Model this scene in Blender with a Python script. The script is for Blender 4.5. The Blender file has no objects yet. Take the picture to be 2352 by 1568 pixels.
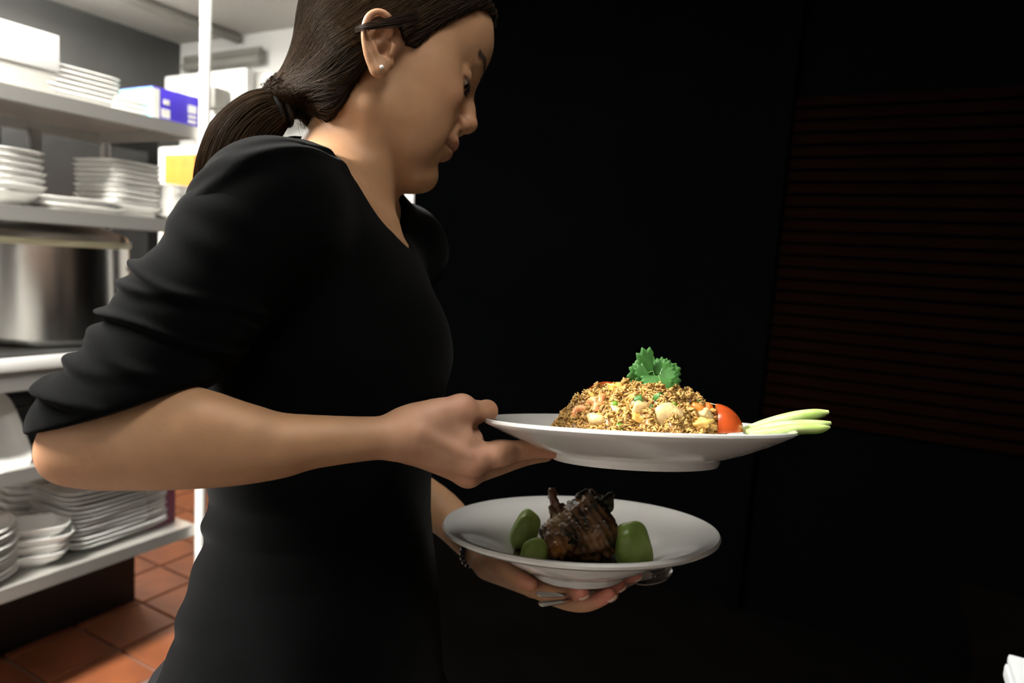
import bpy, bmesh, math, random
import numpy as np
from mathutils import Vector, Matrix
import openvdb as vdb

random.seed(7)
rng = np.random.default_rng(7)
SC = bpy.context.scene
COL = SC.collection

# ------------------------------------------------------------------ camera
FOC = 1568.0                       # focal length in pixels of the 2352x1568 frame (24 mm on 36 mm)
CAM = np.array([0.0, 0.0, 1.25])
# the shelves run along world +Y, whose vanishing point lies at pixel (2050, 655); horizon slopes 0.065
v1 = np.array([2050 - 1176, 784 - 655, -FOC]); v1 = v1 / np.linalg.norm(v1)
hz = np.array([1.0, -0.065, 0.0])
upc = np.cross(hz, -v1); upc /= np.linalg.norm(upc)
if upc[1] < 0: upc = -upc
xc = np.cross(v1, upc)
RW = np.stack([xc, v1, upc])       # rows: world X, Y, Z in camera coordinates -> world = RW @ cam
cam_data = bpy.data.cameras.new('camera')
cam_data.sensor_width = 36.0
cam_data.lens = 24.0
cam_data.clip_start = 0.02
cam_data.dof.use_dof = True
cam_data.dof.focus_distance = 0.58
cam_data.dof.aperture_fstop = 5.0
cam = bpy.data.objects.new('camera', cam_data)
COL.objects.link(cam)
cam.matrix_world = Matrix.Translation(Vector(CAM)) @ Matrix(RW.tolist()).to_4x4()
SC.camera = cam

def C2W(p):
    """(x right, y up, depth) in metres seen from the camera -> world"""
    p = np.asarray(p, dtype=np.float64)
    q = p * np.array([1.0, 1.0, -1.0])
    return q @ RW.T + CAM
def CP(px, py, d):
    return np.array([(px - 1176) / FOC * d, (784 - py) / FOC * d, d])
def WP(px, py, d):
    return C2W(CP(px, py, d))
def hit(px, py, axis, val):
    r = WP(px, py, 1.0) - CAM
    t = (val - CAM[axis]) / r[axis]
    return CAM + r * t
def D2W(v):
    return (np.asarray(v, float) * np.array([1.0, 1.0, -1.0])) @ RW.T

# ------------------------------------------------------------------ world, exposure
w = bpy.data.worlds.new('world'); SC.world = w
w.use_nodes = True
w.node_tree.nodes['Background'].inputs[0].default_value = (0.9, 0.95, 1.0, 1)
w.node_tree.nodes['Background'].inputs[1].default_value = 0.003
SC.view_settings.view_transform = 'Standard'
SC.view_settings.look = 'None'
SC.view_settings.gamma = 1.0
SC.view_settings.use_curve_mapping = False
SC.view_settings.exposure = 0.0
KEY_STRENGTH = 19.0
FRONT_FILL_STRENGTH = 4.0
AISLE_STRENGTH = 235.0
BACK_STRENGTH = 120.0
SHELF_FILL_STRENGTH = 40.0

# ------------------------------------------------------------------ helpers
def tag(o, label=None, cat=None, group=None, kind=None):
    if label: o['label'] = label
    if cat: o['category'] = cat
    if group: o['group'] = group
    if kind: o['kind'] = kind
    return o
def link(o, parent=None):
    COL.objects.link(o)
    if parent is not None:
        o.parent = parent
    return o
def empty(name, loc=(0, 0, 0), rot=None):
    o = bpy.data.objects.new(name, None)
    o.empty_display_size = 0.05
    COL.objects.link(o)
    M = Matrix.Translation(Vector([float(c) for c in loc]))
    if rot is not None: M = M @ rot.to_4x4()
    o.matrix_world = M
    return o
def mesh_obj(name, verts, faces, mat=None, parent=None, smooth=True, world=False):
    """verts in the parent's local space unless world"""
    me = bpy.data.meshes.new(name)
    me.from_pydata([tuple(map(float, v)) for v in verts], [], [tuple(f) for f in faces])
    me.update()
    if smooth: me.shade_smooth()
    if mat: me.materials.append(mat)
    o = bpy.data.objects.new(name, me)
    COL.objects.link(o)
    if parent is not None:
        o.parent = parent
        if world: o.matrix_parent_inverse = parent.matrix_world.inverted()
    return o
class MB:
    def __init__(s): s.bm = bmesh.new()
    def box(s, lo, hi, bev=0.0, seg=2, M=None):
        r = bmesh.ops.create_cube(s.bm, size=1.0)
        vs = r['verts']
        lo = np.array(lo, float); hi = np.array(hi, float)
        for v in vs:
            v.co = Vector((lo + hi) / 2 + np.array(v.co) * (hi - lo))
        if bev > 0:
            es = list({e for v in vs for e in v.link_edges})
            rr = bmesh.ops.bevel(s.bm, geom=es, offset=bev, segments=seg, affect='EDGES', profile=0.6)
            vs = list({v for f in rr['faces'] for v in f.verts} | {v for v in vs if v.is_valid})
        if M is not None:
            for v in vs: v.co = M @ v.co
        return s
    def lathe(s, prof, seg=48, M=None, squash=None, cap=False):
        rings = []
        for (r, z) in prof:
            if r < 1e-6:
                rings.append([s.bm.verts.new((0, 0, z))])
            else:
                ring = []
                for i in range(seg):
                    a = 2 * math.pi * i / seg
                    x, y = math.cos(a), math.sin(a)
                    if squash:                      # superellipse outline (rounded rectangle)
                        ex, ax, ay = squash
                        m = (abs(x) ** ex + abs(y) ** ex) ** (-1 / ex)
                        x, y = x * m * ax, y * m * ay
                    ring.append(s.bm.verts.new((r * x, r * y, z)))
                rings.append(ring)
        for a, b in zip(rings, rings[1:]):
            if len(a) == 1 and len(b) == 1: continue
            if len(a) == 1:
                for i in range(len(b)): s.bm.faces.new((a[0], b[i], b[(i + 1) % len(b)]))
            elif len(b) == 1:
                for i in range(len(a)): s.bm.faces.new((a[i], b[0], a[(i + 1) % len(a)]))
            else:
                for i in range(len(a)):
                    j = (i + 1) % len(a)
                    s.bm.faces.new((a[i], b[i], b[j], a[j]))
        if M is not None:
            for rg in rings:
                for v in rg: v.co = M @ v.co
        return s
    def tube(s, pts, rad, seg=8, flat=None, cap=True):
        pts = [np.array(p, float) for p in pts]
        n = len(pts)
        rad = [rad] * n if np.isscalar(rad) else list(rad)
        prev = None
        rings = []
        for i in range(n):
            t = pts[min(i + 1, n - 1)] - pts[max(i - 1, 0)]
            t /= (np.linalg.norm(t) + 1e-12)
            if prev is None:
                ref = np.array([0, 0, 1.0]) if abs(t[2]) < 0.9 else np.array([1.0, 0, 0])
                a = np.cross(t, ref)
            else:
                a = prev - t * np.dot(prev, t)
            a /= np.linalg.norm(a); b = np.cross(t, a); prev = a
            fl = 1.0 if flat is None else flat
            rings.append([s.bm.verts.new(pts[i] + rad[i] * (math.cos(2 * math.pi * k / seg) * a + fl * math.sin(2 * math.pi * k / seg) * b)) for k in range(seg)])
        for r0, r1 in zip(rings, rings[1:]):
            for k in range(seg):
                l = (k + 1) % seg
                s.bm.faces.new((r0[k], r0[l], r1[l], r1[k]))
        if cap:
            s.bm.faces.new(list(reversed(rings[0]))); s.bm.faces.new(rings[-1])
        return s
    def build(s, name, mat=None, parent=None, smooth=True, auto=35):
        bmesh.ops.recalc_face_normals(s.bm, faces=s.bm.faces)
        me = bpy.data.meshes.new(name)
        s.bm.to_mesh(me); s.bm.free()
        if smooth:
            me.shade_smooth()
            try: me.set_sharp_from_angle(angle=math.radians(auto))
            except Exception: pass
        if mat: me.materials.append(mat)
        o = bpy.data.objects.new(name, me)
        COL.objects.link(o)
        if parent is not None: o.parent = parent
        return o
def copy_tree(o, parent=None):
    c = o.copy(); COL.objects.link(c)
    if parent is not None: c.parent = parent
    for ch in list(o.children): copy_tree(ch, c)
    return c

def mat(name, col, rough=0.5, metal=0.0, var=0.0, vscale=8.0, col2=None, bump=0.0, bscale=60.0, spec=0.5, sss=0.0, coat=0.0, emit=None, estr=0.0, attr=None, stretch=None, sheen=0.0, trans=0.0):
    m = bpy.data.materials.new(name); m.use_nodes = True
    nt = m.node_tree; N = nt.nodes; L = nt.links
    b = N['Principled BSDF']
    b.inputs['Roughness'].default_value = rough
    b.inputs['Metallic'].default_value = metal
    b.inputs['Specular IOR Level'].default_value = spec
    b.inputs['Base Color'].default_value = (*col, 1)
    if coat: b.inputs['Coat Weight'].default_value = coat; b.inputs['Coat Roughness'].default_value = 0.08
    if sheen: b.inputs['Sheen Weight'].default_value = sheen; b.inputs['Sheen Roughness'].default_value = 0.5
    if trans: b.inputs['Transmission Weight'].default_value = trans
    if sss:
        b.inputs['Subsurface Weight'].default_value = sss
        b.inputs['Subsurface Radius'].default_value = (0.9, 0.35, 0.2)
        b.inputs['Subsurface Scale'].default_value = 0.006
    if emit:
        b.inputs['Emission Color'].default_value = (*emit, 1); b.inputs['Emission Strength'].default_value = estr
    tc = N.new('ShaderNodeTexCoord')
    src = tc.outputs['Object']
    if stretch:
        mp = N.new('ShaderNodeMapping'); mp.inputs['Scale'].default_value = stretch
        L.new(src, mp.inputs['Vector']); src = mp.outputs['Vector']
    base = None
    if attr:
        at = N.new('ShaderNodeAttribute'); at.attribute_name = attr
        base = at.outputs['Color']
    if var > 0:
        nz = N.new('ShaderNodeTexNoise'); nz.inputs['Scale'].default_value = vscale; nz.inputs['Detail'].default_value = 4
        L.new(src, nz.inputs['Vector'])
        mr = N.new('ShaderNodeMapRange'); mr.inputs[1].default_value = 0.3; mr.inputs[2].default_value = 0.7
        L.new(nz.outputs['Fac'], mr.inputs[0])
        mx = N.new('ShaderNodeMix'); mx.data_type = 'RGBA'
        L.new(mr.outputs[0], mx.inputs['Factor'])
        if base is not None and col2 is None:
            hs = N.new('ShaderNodeHueSaturation'); hs.inputs['Value'].default_value = 1 - var
            L.new(base, hs.inputs['Color']); L.new(hs.outputs[0], mx.inputs['A']); L.new(base, mx.inputs['B'])
        else:
            c2 = col2 if col2 else tuple(max(0, c * (1 - var)) for c in col)
            mx.inputs['A'].default_value = (*c2, 1)
            if base is not None: L.new(base, mx.inputs['B'])
            else: mx.inputs['B'].default_value = (*col, 1)
        base = mx.outputs['Result']
    if base is not None: L.new(base, b.inputs['Base Color'])
    if bump > 0:
        nb = N.new('ShaderNodeTexNoise'); nb.inputs['Scale'].default_value = bscale; nb.inputs['Detail'].default_value = 3
        L.new(src, nb.inputs['Vector'])
        bp = N.new('ShaderNodeBump'); bp.inputs['Strength'].default_value = bump; bp.inputs['Distance'].default_value = 0.002
        L.new(nb.outputs['Fac'], bp.inputs['Height']); L.new(bp.outputs['Normal'], b.inputs['Normal'])
    return m

# ------------------------------------------------------------------ materials of the room
M_ceil = mat('ceiling_paint', (0.50, 0.49, 0.46), 0.9, var=0.06, vscale=2)
M_wallw = mat('white_wall', (0.78, 0.78, 0.76), 0.7, var=0.05, vscale=3)
M_wallg = mat('grey_wall', (0.055, 0.056, 0.052), 0.8, var=0.25, vscale=2)
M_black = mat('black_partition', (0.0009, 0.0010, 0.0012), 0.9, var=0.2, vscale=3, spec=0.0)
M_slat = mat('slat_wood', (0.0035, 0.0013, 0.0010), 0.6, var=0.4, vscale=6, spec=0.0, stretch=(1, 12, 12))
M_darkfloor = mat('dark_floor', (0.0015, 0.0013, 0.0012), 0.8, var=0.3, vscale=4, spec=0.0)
M_oldtile = mat('worn_floor', (0.14, 0.10, 0.08), 0.6, var=0.3, vscale=5)
M_grout = mat('grout', (0.26, 0.19, 0.17), 0.9, var=0.3, vscale=20)
M_tile = mat('terracotta', (0.24, 0.07, 0.024), 0.5, var=0.45, vscale=7, bump=0.2, bscale=40)
M_steel = mat('stainless', (0.60, 0.59, 0.56), 0.40, metal=0.75, var=0.12, vscale=5, stretch=(1, 0.1, 1))
M_steel_d = mat('brushed_steel_edge', (0.42, 0.41, 0.39), 0.42, metal=1.0, var=0.15, vscale=6)
M_pot = mat('pot_steel', (0.62, 0.61, 0.58), 0.24, metal=1.0, var=0.12, vscale=4, stretch=(6, 6, 0.3))
M_rim_glint = mat('rim_highlight', (0.83, 0.80, 0.55), 0.5)  # cream colour stands in for the highlight on the pot's rim
M_white = mat('white_ceramic', (0.90, 0.90, 0.87), 0.22, var=0.03, vscale=6, coat=0.3)
M_paintw = mat('white_paint', (0.86, 0.86, 0.84), 0.4)
M_foam = mat('white_foam', (0.84, 0.84, 0.81), 0.8, bump=0.1, bscale=200)
M_card = mat('white_card', (0.66, 0.65, 0.61), 0.75, var=0.04, vscale=9)
M_orange = mat('orange_card', (0.55, 0.22, 0.018), 0.7, var=0.25, vscale=14)
M_blue = mat('blue_card', (0.055, 0.03, 0.50), 0.55, var=0.15, vscale=10)
M_cyan = mat('cyan_card', (0.25, 0.62, 0.80), 0.55, var=0.1, vscale=10)
M_maroon = mat('maroon_card', (0.17, 0.035, 0.07), 0.65, var=0.3, vscale=12)
M_red = mat('red_plastic', (0.55, 0.08, 0.03), 0.5, var=0.3, vscale=18)
M_blk = mat('black_plastic', (0.012, 0.012, 0.012), 0.5, var=0.2, vscale=12)
M_equip = mat('equipment_metal', (0.010, 0.0095, 0.009), 0.6, metal=0.0, spec=0.1, var=0.4, vscale=6)
M_pipe = mat('grey_pipe', (0.24, 0.235, 0.21), 0.6, var=0.15, vscale=6)
M_lampbody = mat('lamp_body', (0.8, 0.8, 0.78), 0.5)

# ------------------------------------------------------------------ structure
XL, YB, ZC = -4.2, 2.95, 2.5
def struct(name, lo, hi, m, bev=0):
    o = MB().box(lo, hi, bev).build(name, m)
    o['kind'] = 'structure'
    return o
floor = struct('floor', (XL - 0.1, -2.6, -0.08), (3.4, YB + 0.1, -0.006), M_grout)
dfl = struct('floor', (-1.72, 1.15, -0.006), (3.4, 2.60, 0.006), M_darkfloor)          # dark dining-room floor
ceiling = struct('ceiling', (XL - 0.1, -2.6, ZC), (3.4, YB + 0.1, ZC + 0.1), M_ceil)
wall_left = struct('wall_left', (XL - 0.1, -2.6, -0.008), (XL, YB + 0.1, ZC), M_wallg)
wall_front = struct('wall_front', (XL - 0.1, -2.7, -0.008), (1.6, -2.6, ZC), M_wallw)
fl2 = struct('floor', (-1.72, -2.6, -0.006), (1.6, 1.15, 0.004), M_oldtile)               # kitchen floor under the photographer
wall_back = struct('wall_back', (XL, YB, -0.008), (3.4, YB + 0.1, ZC), M_wallw)
# dark partition wall between the kitchen and the dining room, edge at pixel x = 948
xe = hit(950, 460, 1, 2.60)[0]
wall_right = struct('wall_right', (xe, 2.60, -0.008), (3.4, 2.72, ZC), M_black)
trim = struct('baseboard_right', (1.0, 2.585, 0.006), (3.4, 2.60, 0.07), mat('dark_base', (0.02, 0.013, 0.007), 0.6, spec=0.2), 0.003)
# horizontal wooden slats on the partition, right of pixel x = 1760
xs = hit(1775, 700, 1, 2.57)[0]
zlo = hit(2100, 1010, 1, 2.57)[2]; zhi = hit(2100, 200, 1, 2.57)[2]
ns = 27
pit = (zhi - zlo) / ns
me0 = None
for i in range(ns):
    if me0 is None:
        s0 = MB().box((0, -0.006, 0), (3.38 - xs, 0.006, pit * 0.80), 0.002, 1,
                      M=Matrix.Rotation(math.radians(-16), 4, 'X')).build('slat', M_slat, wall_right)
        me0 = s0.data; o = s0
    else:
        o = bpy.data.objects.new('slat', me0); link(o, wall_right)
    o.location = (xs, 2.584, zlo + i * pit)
post = MB().box((xs - 0.05, 2.565, 0.0), (xs - 0.005, 2.60, ZC), 0.003).build('slat_frame', M_black, wall_right)

# quarry tiles of the kitchen floor
tp = 0.203
tmesh = None
for ix in range(-16, 6):
    for iy in range(0, 10):
        X0 = -1.72 - tp * (ix + 17) + 0.0
        if ix + 17 > 9: continue
        Y0 = 0.55 + iy * tp
        if tmesh is None:
            t0 = MB().box((0.004, 0.004, -0.006), (tp - 0.004, tp - 0.004, 0.004), 0.003, 1).build('tile', M_tile, floor)
            tmesh = t0.data; o = t0
        else:
            o = bpy.data.objects.new('tile', tmesh); link(o, floor)
        o.location = (X0, Y0, random.uniform(-0.0006, 0.0006))

# ------------------------------------------------------------------ ceiling lamps and added fill lamps
def lamp(name, label, x0, x1, y0, y1, z, strength, col=(1.0, 0.97, 0.90)):
    t = empty(name, ((x0 + x1) / 2, (y0 + y1) / 2, ZC))
    tag(t, label, 'ceiling lamp', 'ceiling lamps of the kitchen')
    hx, hy = (x1 - x0) / 2, (y1 - y0) / 2
    MB().box((-hx, -hy, z + 0.03 - ZC), (hx, hy, 0), 0.006).build('lamp_housing', M_lampbody, t)
    me = mat(name + '_diffuser', (0.9, 0.9, 0.88), 0.5, emit=col, estr=strength)
    MB().box((-hx + 0.01, -hy + 0.01, z - ZC), (hx - 0.01, hy - 0.01, z + 0.03 - ZC), 0.006).build('diffuser', me, t)
    return t
lamp('fluorescent_or_fill_lamp', 'long fluorescent ceiling lamp at the top left corner near the dark wall', -3.69, -3.47, 0.75, 2.02, 2.40, BACK_STRENGTH)
lamp('fluorescent_or_fill_lamp', 'fluorescent ceiling lamp above the aisle in front of the shelves', -1.66, -1.38, -0.95, 0.25, 2.40, AISLE_STRENGTH)
lamp('fluorescent_or_fill_lamp', 'fluorescent ceiling lamp over the kitchen doorway, above the photographer', 0.0, 0.30, -0.12, 0.55, 2.40, KEY_STRENGTH)
lamp('fluorescent_or_fill_lamp', 'added unseen fill lamp near the kitchen wall behind the photographer', -0.55, -0.25, -2.35, -1.15, 2.40, FRONT_FILL_STRENGTH)  # unseen lamp added as weak fill from the camera side
lamp('fluorescent_or_fill_lamp', 'narrow added fill lamp right above the front of the shelves', -1.74, -1.58, 0.85, 1.65, 2.40, SHELF_FILL_STRENGTH)  # unseen lamp added only to brighten the dishes on the shelves
# ================================================================== KITCHEN
SX = -1.83                        # front plane of the shelving
SB = SX - 0.50
SY0, SY1 = -0.35, 1.345
SH = dict(bottom=0.364, low=0.66, counter=0.938, mid=1.303, top=1.579)
unit = empty('shelving_unit', (SX, 0.5, 0))
tag(unit, 'open stainless steel shelving unit crowded with white dishes', 'shelving')
def loc(p): return np.array(p, float) - np.array([SX, 0.5, 0])
def lbox(mb, lo, hi, bev=0.0): mb.box(loc(lo), loc(hi), bev); return mb
def shelf(z, lip, lab=None, depth=0.50, m=M_steel):
    mb = MB()
    lbox(mb, (SX - depth, SY0, z - 0.004), (SX, SY1, z), 0.001)
    lbox(mb, (SX - 0.004, SY0, z - lip), (SX, SY1, z - 0.001), 0.001)
    lbox(mb, (SX - depth, SY1 - 0.004, z - lip), (SX - 0.003, SY1, z - 0.001), 0.001)
    lbox(mb, (SX - depth, SY0, z - lip), (SX - depth + 0.004, SY1 - 0.003, z - 0.001), 0.001)
    o = mb.build('shelf', m, unit, smooth=False)
    if lab: o['label'] = lab
    return o
shelf(SH['top'], 0.036); shelf(SH['mid'], 0.036, depth=0.42)
ct = shelf(SH['counter'], 0.082, 'thick-edged steel counter shelf')
o = MB().box(loc((SX - 0.0005, SY0, SH['counter'] - 0.032)), loc((SX + 0.004, SY1, SH['counter'] + 0.001)), 0.0015).build('rolled_edge', M_paintw, ct)
shelf(SH['low'], 0.036); shelf(SH['bottom'], 0.036)
for (x, y, hi, m) in [(SX + 0.012, SY1 + 0.012, ZC, M_paintw), (SX - 0.49, SY1 + 0.012, 1.6, M_steel_d)]:
    mb = MB(); mb.tube([loc((x, y, 0.004)), loc((x, y, hi))], 0.0155, 16)
    o = mb.build('post', m, unit)
    if m is M_paintw: o['label'] = 'white post rising to the ceiling'
for y in (0.36, 0.72, 1.12):
    mb = MB(); lbox(mb, (SB + 0.02, y, SH['mid']), (SB + 0.045, y + 0.028, SH['top'] - 0.03), 0.002)
    mb.build('bracket', M_steel_d, unit)
for x, y in ((SX - 0.012, SY0 + 0.01), (SX - 0.49, SY0 + 0.01)):
    mb = MB(); mb.tube([loc((x, y, 0.004)), loc((x, y, 1.58))], 0.0155, 12); mb.build('post', M_steel_d, unit)

# dark low panel behind the bottom shelf and dark cooking equipment beyond the shelves
pn = MB().box((-2.19, -0.6, -0.004), (-2.16, 1.36, 0.322), 0.003).build('back_panel', M_blk)
tag(pn, 'low black panel underneath the bottom shelf', 'panel')
def equipment(x0, x1, y0, y1, z1, label):
    t = empty('wall_oven', ((x0 + x1) / 2, (y0 + y1) / 2, 0)); tag(t, label, 'oven')
    cx, cy = (x0 + x1) / 2, (y0 + y1) / 2
    MB().box((x0 - cx, y0 - cy, 0), (x1 - cx, y1 - cy, z1), 0.01).build('body', M_equip, t)
    MB().box((x1 - cx - 0.005, y0 - cy + 0.05, z1 - 0.16), (x1 - cx + 0.004, y1 - cy - 0.05, z1 - 0.06), 0.004).build('control_panel', M_blk, t)
    for k in range(5):
        yy = y0 - cy + 0.2 + k * (y1 - y0 - 0.4) / 4
        mb = MB(); mb.tube([(x1 - cx + 0.002, yy, z1 - 0.11), (x1 - cx + 0.03, yy, z1 - 0.11)], 0.018, 14)
        mb.build('knob', mat('knob_grey', (0.18, 0.17, 0.15), 0.4), t)
    for k in range(3):
        w_ = (y1 - y0 - .1) / 3
        MB().box((x1 - cx - 0.005, y0 - cy + .05 + k * w_ + .02, .3), (x1 - cx + 0.012, y0 - cy + .05 + (k + 1) * w_ - .02, z1 - .25), 0.006).build('oven_door', M_blk, t)
    return t
equipment(-4.1, -3.75, 0.1, 2.5, 1.97, 'tall black oven behind the shelves, seen between the upper shelves')

# ---------------------------------------------------------------- stock pot
mt = MB().box((SX - 0.46, SY0 + 0.1, SH['counter'] + 0.0004), (SX - 0.012, SY1 - 0.02, SH['counter'] + 0.004), 0.001).build('counter_dark_sheet', M_blk)  # black sheet added to dull the bright reflection of the counter top
tag(mt, 'added black sheet that darkens the counter shelf under the stock pot', 'dark sheet')
pc = np.array([-2.085, 1.075, SH['counter'] + 0.0045])
t = empty('stock_pot', pc); tag(t, 'large stainless steel stock pot with lid on the counter shelf', 'pot')
R = 0.185
MB().lathe([(0, 0.0), (R - 0.012, 0.0), (R - 0.002, 0.004), (R + 0.001, 0.014), (R, 0.022), (R, 0.272), (R + 0.004, 0.28), (R - 0.004, 0.282), (R - 0.004, 0.01), (0, 0.006)], 72).build('pot_body', M_pot, t)
MB().lathe([(R + 0.0035, 0.268), (R + 0.0065, 0.272), (R + 0.0065, 0.284), (R + 0.003, 0.287), (R + 0.001, 0.284), (R + 0.001, 0.27), (R + 0.0035, 0.268)], 72).build('rim_band', M_rim_glint, t)
lid = MB().lathe([(0, 0.326), (0.06, 0.325), (0.12, 0.320), (0.165, 0.309), (R - 0.004, 0.297), (R + 0.001, 0.287), (R - 0.006, 0.284), (0, 0.30)], 72).build('lid', M_pot, t)
for a in (72, 252):
    ca, sa = math.cos(math.radians(a)), math.sin(math.radians(a))
    pts = []
    for k in range(13):
        th = math.pi * k / 12
        rr = R + 0.003 + 0.035 * math.sin(th)
        off = 0.045 * math.cos(th)
        pts.append((rr * ca - off * sa, rr * sa + off * ca, 0.205))
    MB().tube(pts, 0.006, 8).build('handle', M_pot, t)

# ---------------------------------------------------------------- dish builders (local, foot at z = 0)
def plate_mesh(name, R_, h, sq=None, foot=0.55, thick=0.006, m=M_white, seg=56):
    f = foot
    prof = [(0, 0.004), (R_ * f * 0.92, 0.004), (R_ * f * 0.94, 0), (R_ * f, 0), (R_ * f * 1.02, 0.004), (R_ * 0.80, h * 0.45), (R_ * 0.98, h - thick * 0.6), (R_, h - thick * 0.2), (R_ * 0.995, h), (R_ * 0.97, h), (R_ * 0.78, h * 0.45 + thick), (R_ * f * 1.0, 0.004 + thick * 1.1), (0, 0.004 + thick)]
    return MB().lathe(prof, seg, squash=sq).build(name, m)
NUM = ['', 'second', 'third', 'fourth', 'fifth', 'sixth', 'seventh', 'eighth', 'ninth', 'tenth', 'eleventh', 'twelfth']
def ORD(i, n, label):
    """singles out one piece of a stack by its level"""
    return label.replace('@', 'lowest' if i == 0 else 'topmost' if i == n - 1 else NUM[i] + ' from below')
def stack(proto, n, base, dz, rz, label, cat, group, jit=0.004, top_label=None):
    for i in range(n):
        o = proto if i == 0 else proto.copy()
        if i: COL.objects.link(o)
        jx, jy = random.uniform(-jit, jit), random.uniform(-jit, jit)
        o.location = (base[0] + jx, base[1] + jy, base[2] + i * dz)
        o.rotation_euler = (0, 0, math.radians(rz + random.uniform(-2.5, 2.5)))
        tag(o, ORD(i, n, label), cat, group)

# ---- bottom shelf
zb = SH['bottom'] + 0.0005
sq = (7.0, 1.0, 0.72)
p = hit(300, 1277, 2, zb)
stack(plate_mesh('square_platter', 0.155, 0.024, (6.0, 1.0, 0.78)), 13, (SX - 0.155, p[1] + 0.045, zb), 0.0128, 92,
      'white rectangular platter, @ in the tall stack on the bottom shelf', 'platter', 'platters stacked on the bottom shelf', 0.004)
stack(plate_mesh('rectangular_bowl', 0.082, 0.042, (4.0, 1.0, 0.72), foot=0.42), 4, (SX - 0.085, hit(150, 1325, 2, zb)[1], zb), 0.024, 60,
      'small white rectangular bowl, @ in the short stack on the bottom shelf', 'bowl', 'rectangular bowls on the bottom shelf', 0.007)
stack(plate_mesh('round_plate', 0.115, 0.022, foot=0.6), 10, (SX - 0.118, hit(-25, 1370, 2, zb)[1], zb), 0.0135, 0,
      'white round plate, @ in the left stack on the bottom shelf', 'plate', 'round plates on the bottom shelf')
stack(plate_mesh('soup_bowl', 0.088, 0.055, foot=0.45), 7, (SX - 0.30, hit(75, 1220, 0, SX - 0.30)[1] + 0.0, zb), 0.021, 0,
      'white round bowl, @ in the stack behind the rectangular bowls', 'bowl', 'round bowls at the back of the bottom shelf', 0.005)
mb = MB().box((-0.06, -0.045, 0), (0.06, 0.045, 0.24), 0.002).build('maroon_box', M_maroon)
mb.location = (SX - 0.13, SY1 - 0.062, zb); tag(mb, 'narrow maroon carton beside the platter stack on the bottom shelf', 'box')
# ---- low shelf: white square platter leaning, black tub behind it
zl = SH['low'] + 0.0005
o = plate_mesh('serving_platter', 0.105, 0.03, (5.0, 1.0, 0.85), foot=0.5)
o.location = (SX - 0.085, hit(15, 1092, 2, zl)[1] - 0.005, zl + 0.073); o.rotation_euler = (math.radians(0), math.radians(62), math.radians(12))
tag(o, 'white square platter leaning on edge on the shelf below the counter', 'platter')
t = empty('black_tub', (SX - 0.32, 0.92, zl)); tag(t, 'black plastic tub behind the leaning white platter', 'tub')
MB().lathe([(0, 0), (0.12, 0), (0.14, 0.01), (0.16, 0.15), (0.168, 0.155), (0.166, 0.16), (0.156, 0.16), (0.135, 0.012), (0, 0.008)], 40, squash=(5, 1.0, 1.25)).build('tub_body', M_blk, t)
MB().tube([(0.165, -0.05, 0.13), (0.19, -0.03, 0.125), (0.19, 0.03, 0.125), (0.165, 0.05, 0.13)], 0.006, 8).build('handle', M_blk, t)
t = empty('red_canister', (SX - 0.12, 1.21, zl)); tag(t, 'small red canister on the shelf, glimpsed behind the elbow', 'canister')
MB().lathe([(0, 0), (0.05, 0), (0.052, 0.003), (0.052, 0.135), (0.05, 0.138), (0, 0.138)], 32).build('canister_body', M_red, t)
MB().lathe([(0.0525, 0.128), (0.055, 0.13), (0.055, 0.15), (0.05, 0.153), (0, 0.153)], 32).build('lid', mat('lid_cream', (0.6, 0.45, 0.3), 0.5), t)

# ---- middle shelf
zm = SH['mid'] + 0.0005
stack(plate_mesh('salad_bowl', 0.078, 0.036, (3.2, 1, 1), foot=0.5), 7, (SX - 0.10, hit(10, 470, 0, SX - 0.10)[1] - 0.006, zm), 0.0165, 10,
      'white dish, @ in the loose stack left on the middle shelf', 'dish', 'dishes at the left of the middle shelf', 0.006)
yb0 = hit(320, 480, 0, SX - 0.05)[1]
stack(plate_mesh('oblong_dish', 0.088, 0.03, (8.0, 1.0, 0.95), foot=0.82, thick=0.007), 10, (SX - 0.14, yb0 - 0.005, zm), 0.0135, 8,
      'white square dish, @ in the tall stack on the middle shelf', 'dish', 'square dishes stacked on the middle shelf', 0.003)
stack(plate_mesh('side_plate', 0.075, 0.018, (6.0, 1.0, 1.0), foot=0.6), 9, (SX - 0.095, hit(395, 490, 0, SX - 0.09)[1] + 0.02, zm), 0.0105, 4,
      'white side plate, @ in the stack next to the white post', 'plate', 'side plates by the post', 0.005)
for i, (yy, zz, rr) in enumerate([(hit(165, 470, 0, SX - 0.1)[1], 0.0, 3), (hit(155, 470, 0, SX - 0.1)[1], 0.0175, -3)]):
    o = plate_mesh('flat_tray', 0.105, 0.0165, (9.0, 0.78, 1.0), foot=0.85, thick=0.006)
    o.location = (SX - 0.10, yy + 0.002, zm + zz); o.rotation_euler = (0, 0, math.radians(rr))
    tag(o, ['lower', 'upper'][i] + ' of two flat white trays between the dish stacks on the middle shelf', 'tray')
def carton(name, label, x0, x1, y0, y1, z0, h, m, m2=None, parts=()):
    cx, cy = (x0 + x1) / 2, (y0 + y1) / 2
    t = empty(name, (cx, cy, z0)); tag(t, label, 'box')
    MB().box((x0 - cx, y0 - cy, 0), (x1 - cx, y1 - cy, h), 0.002).build('carton_body', m, t)
    hx, hy = (x1 - x0) / 2, (y1 - y0) / 2
    # two closed top flaps meeting at a seam
    for s_ in (-1, 1):
        MB().box((-hx + 0.001, s_ * hy * 0.5 - hy * 0.495, h), (hx - 0.001, s_ * hy * 0.5 + hy * 0.495, h + 0.002), 0.0006, 1).build('flap', m, t)
    return t, hx, hy
q0, q1 = hit(360, 400, 1, 2.25), hit(452, 400, 1, 2.25)
zt_ = hit(410, 338, 1, 2.25)[2]
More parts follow.
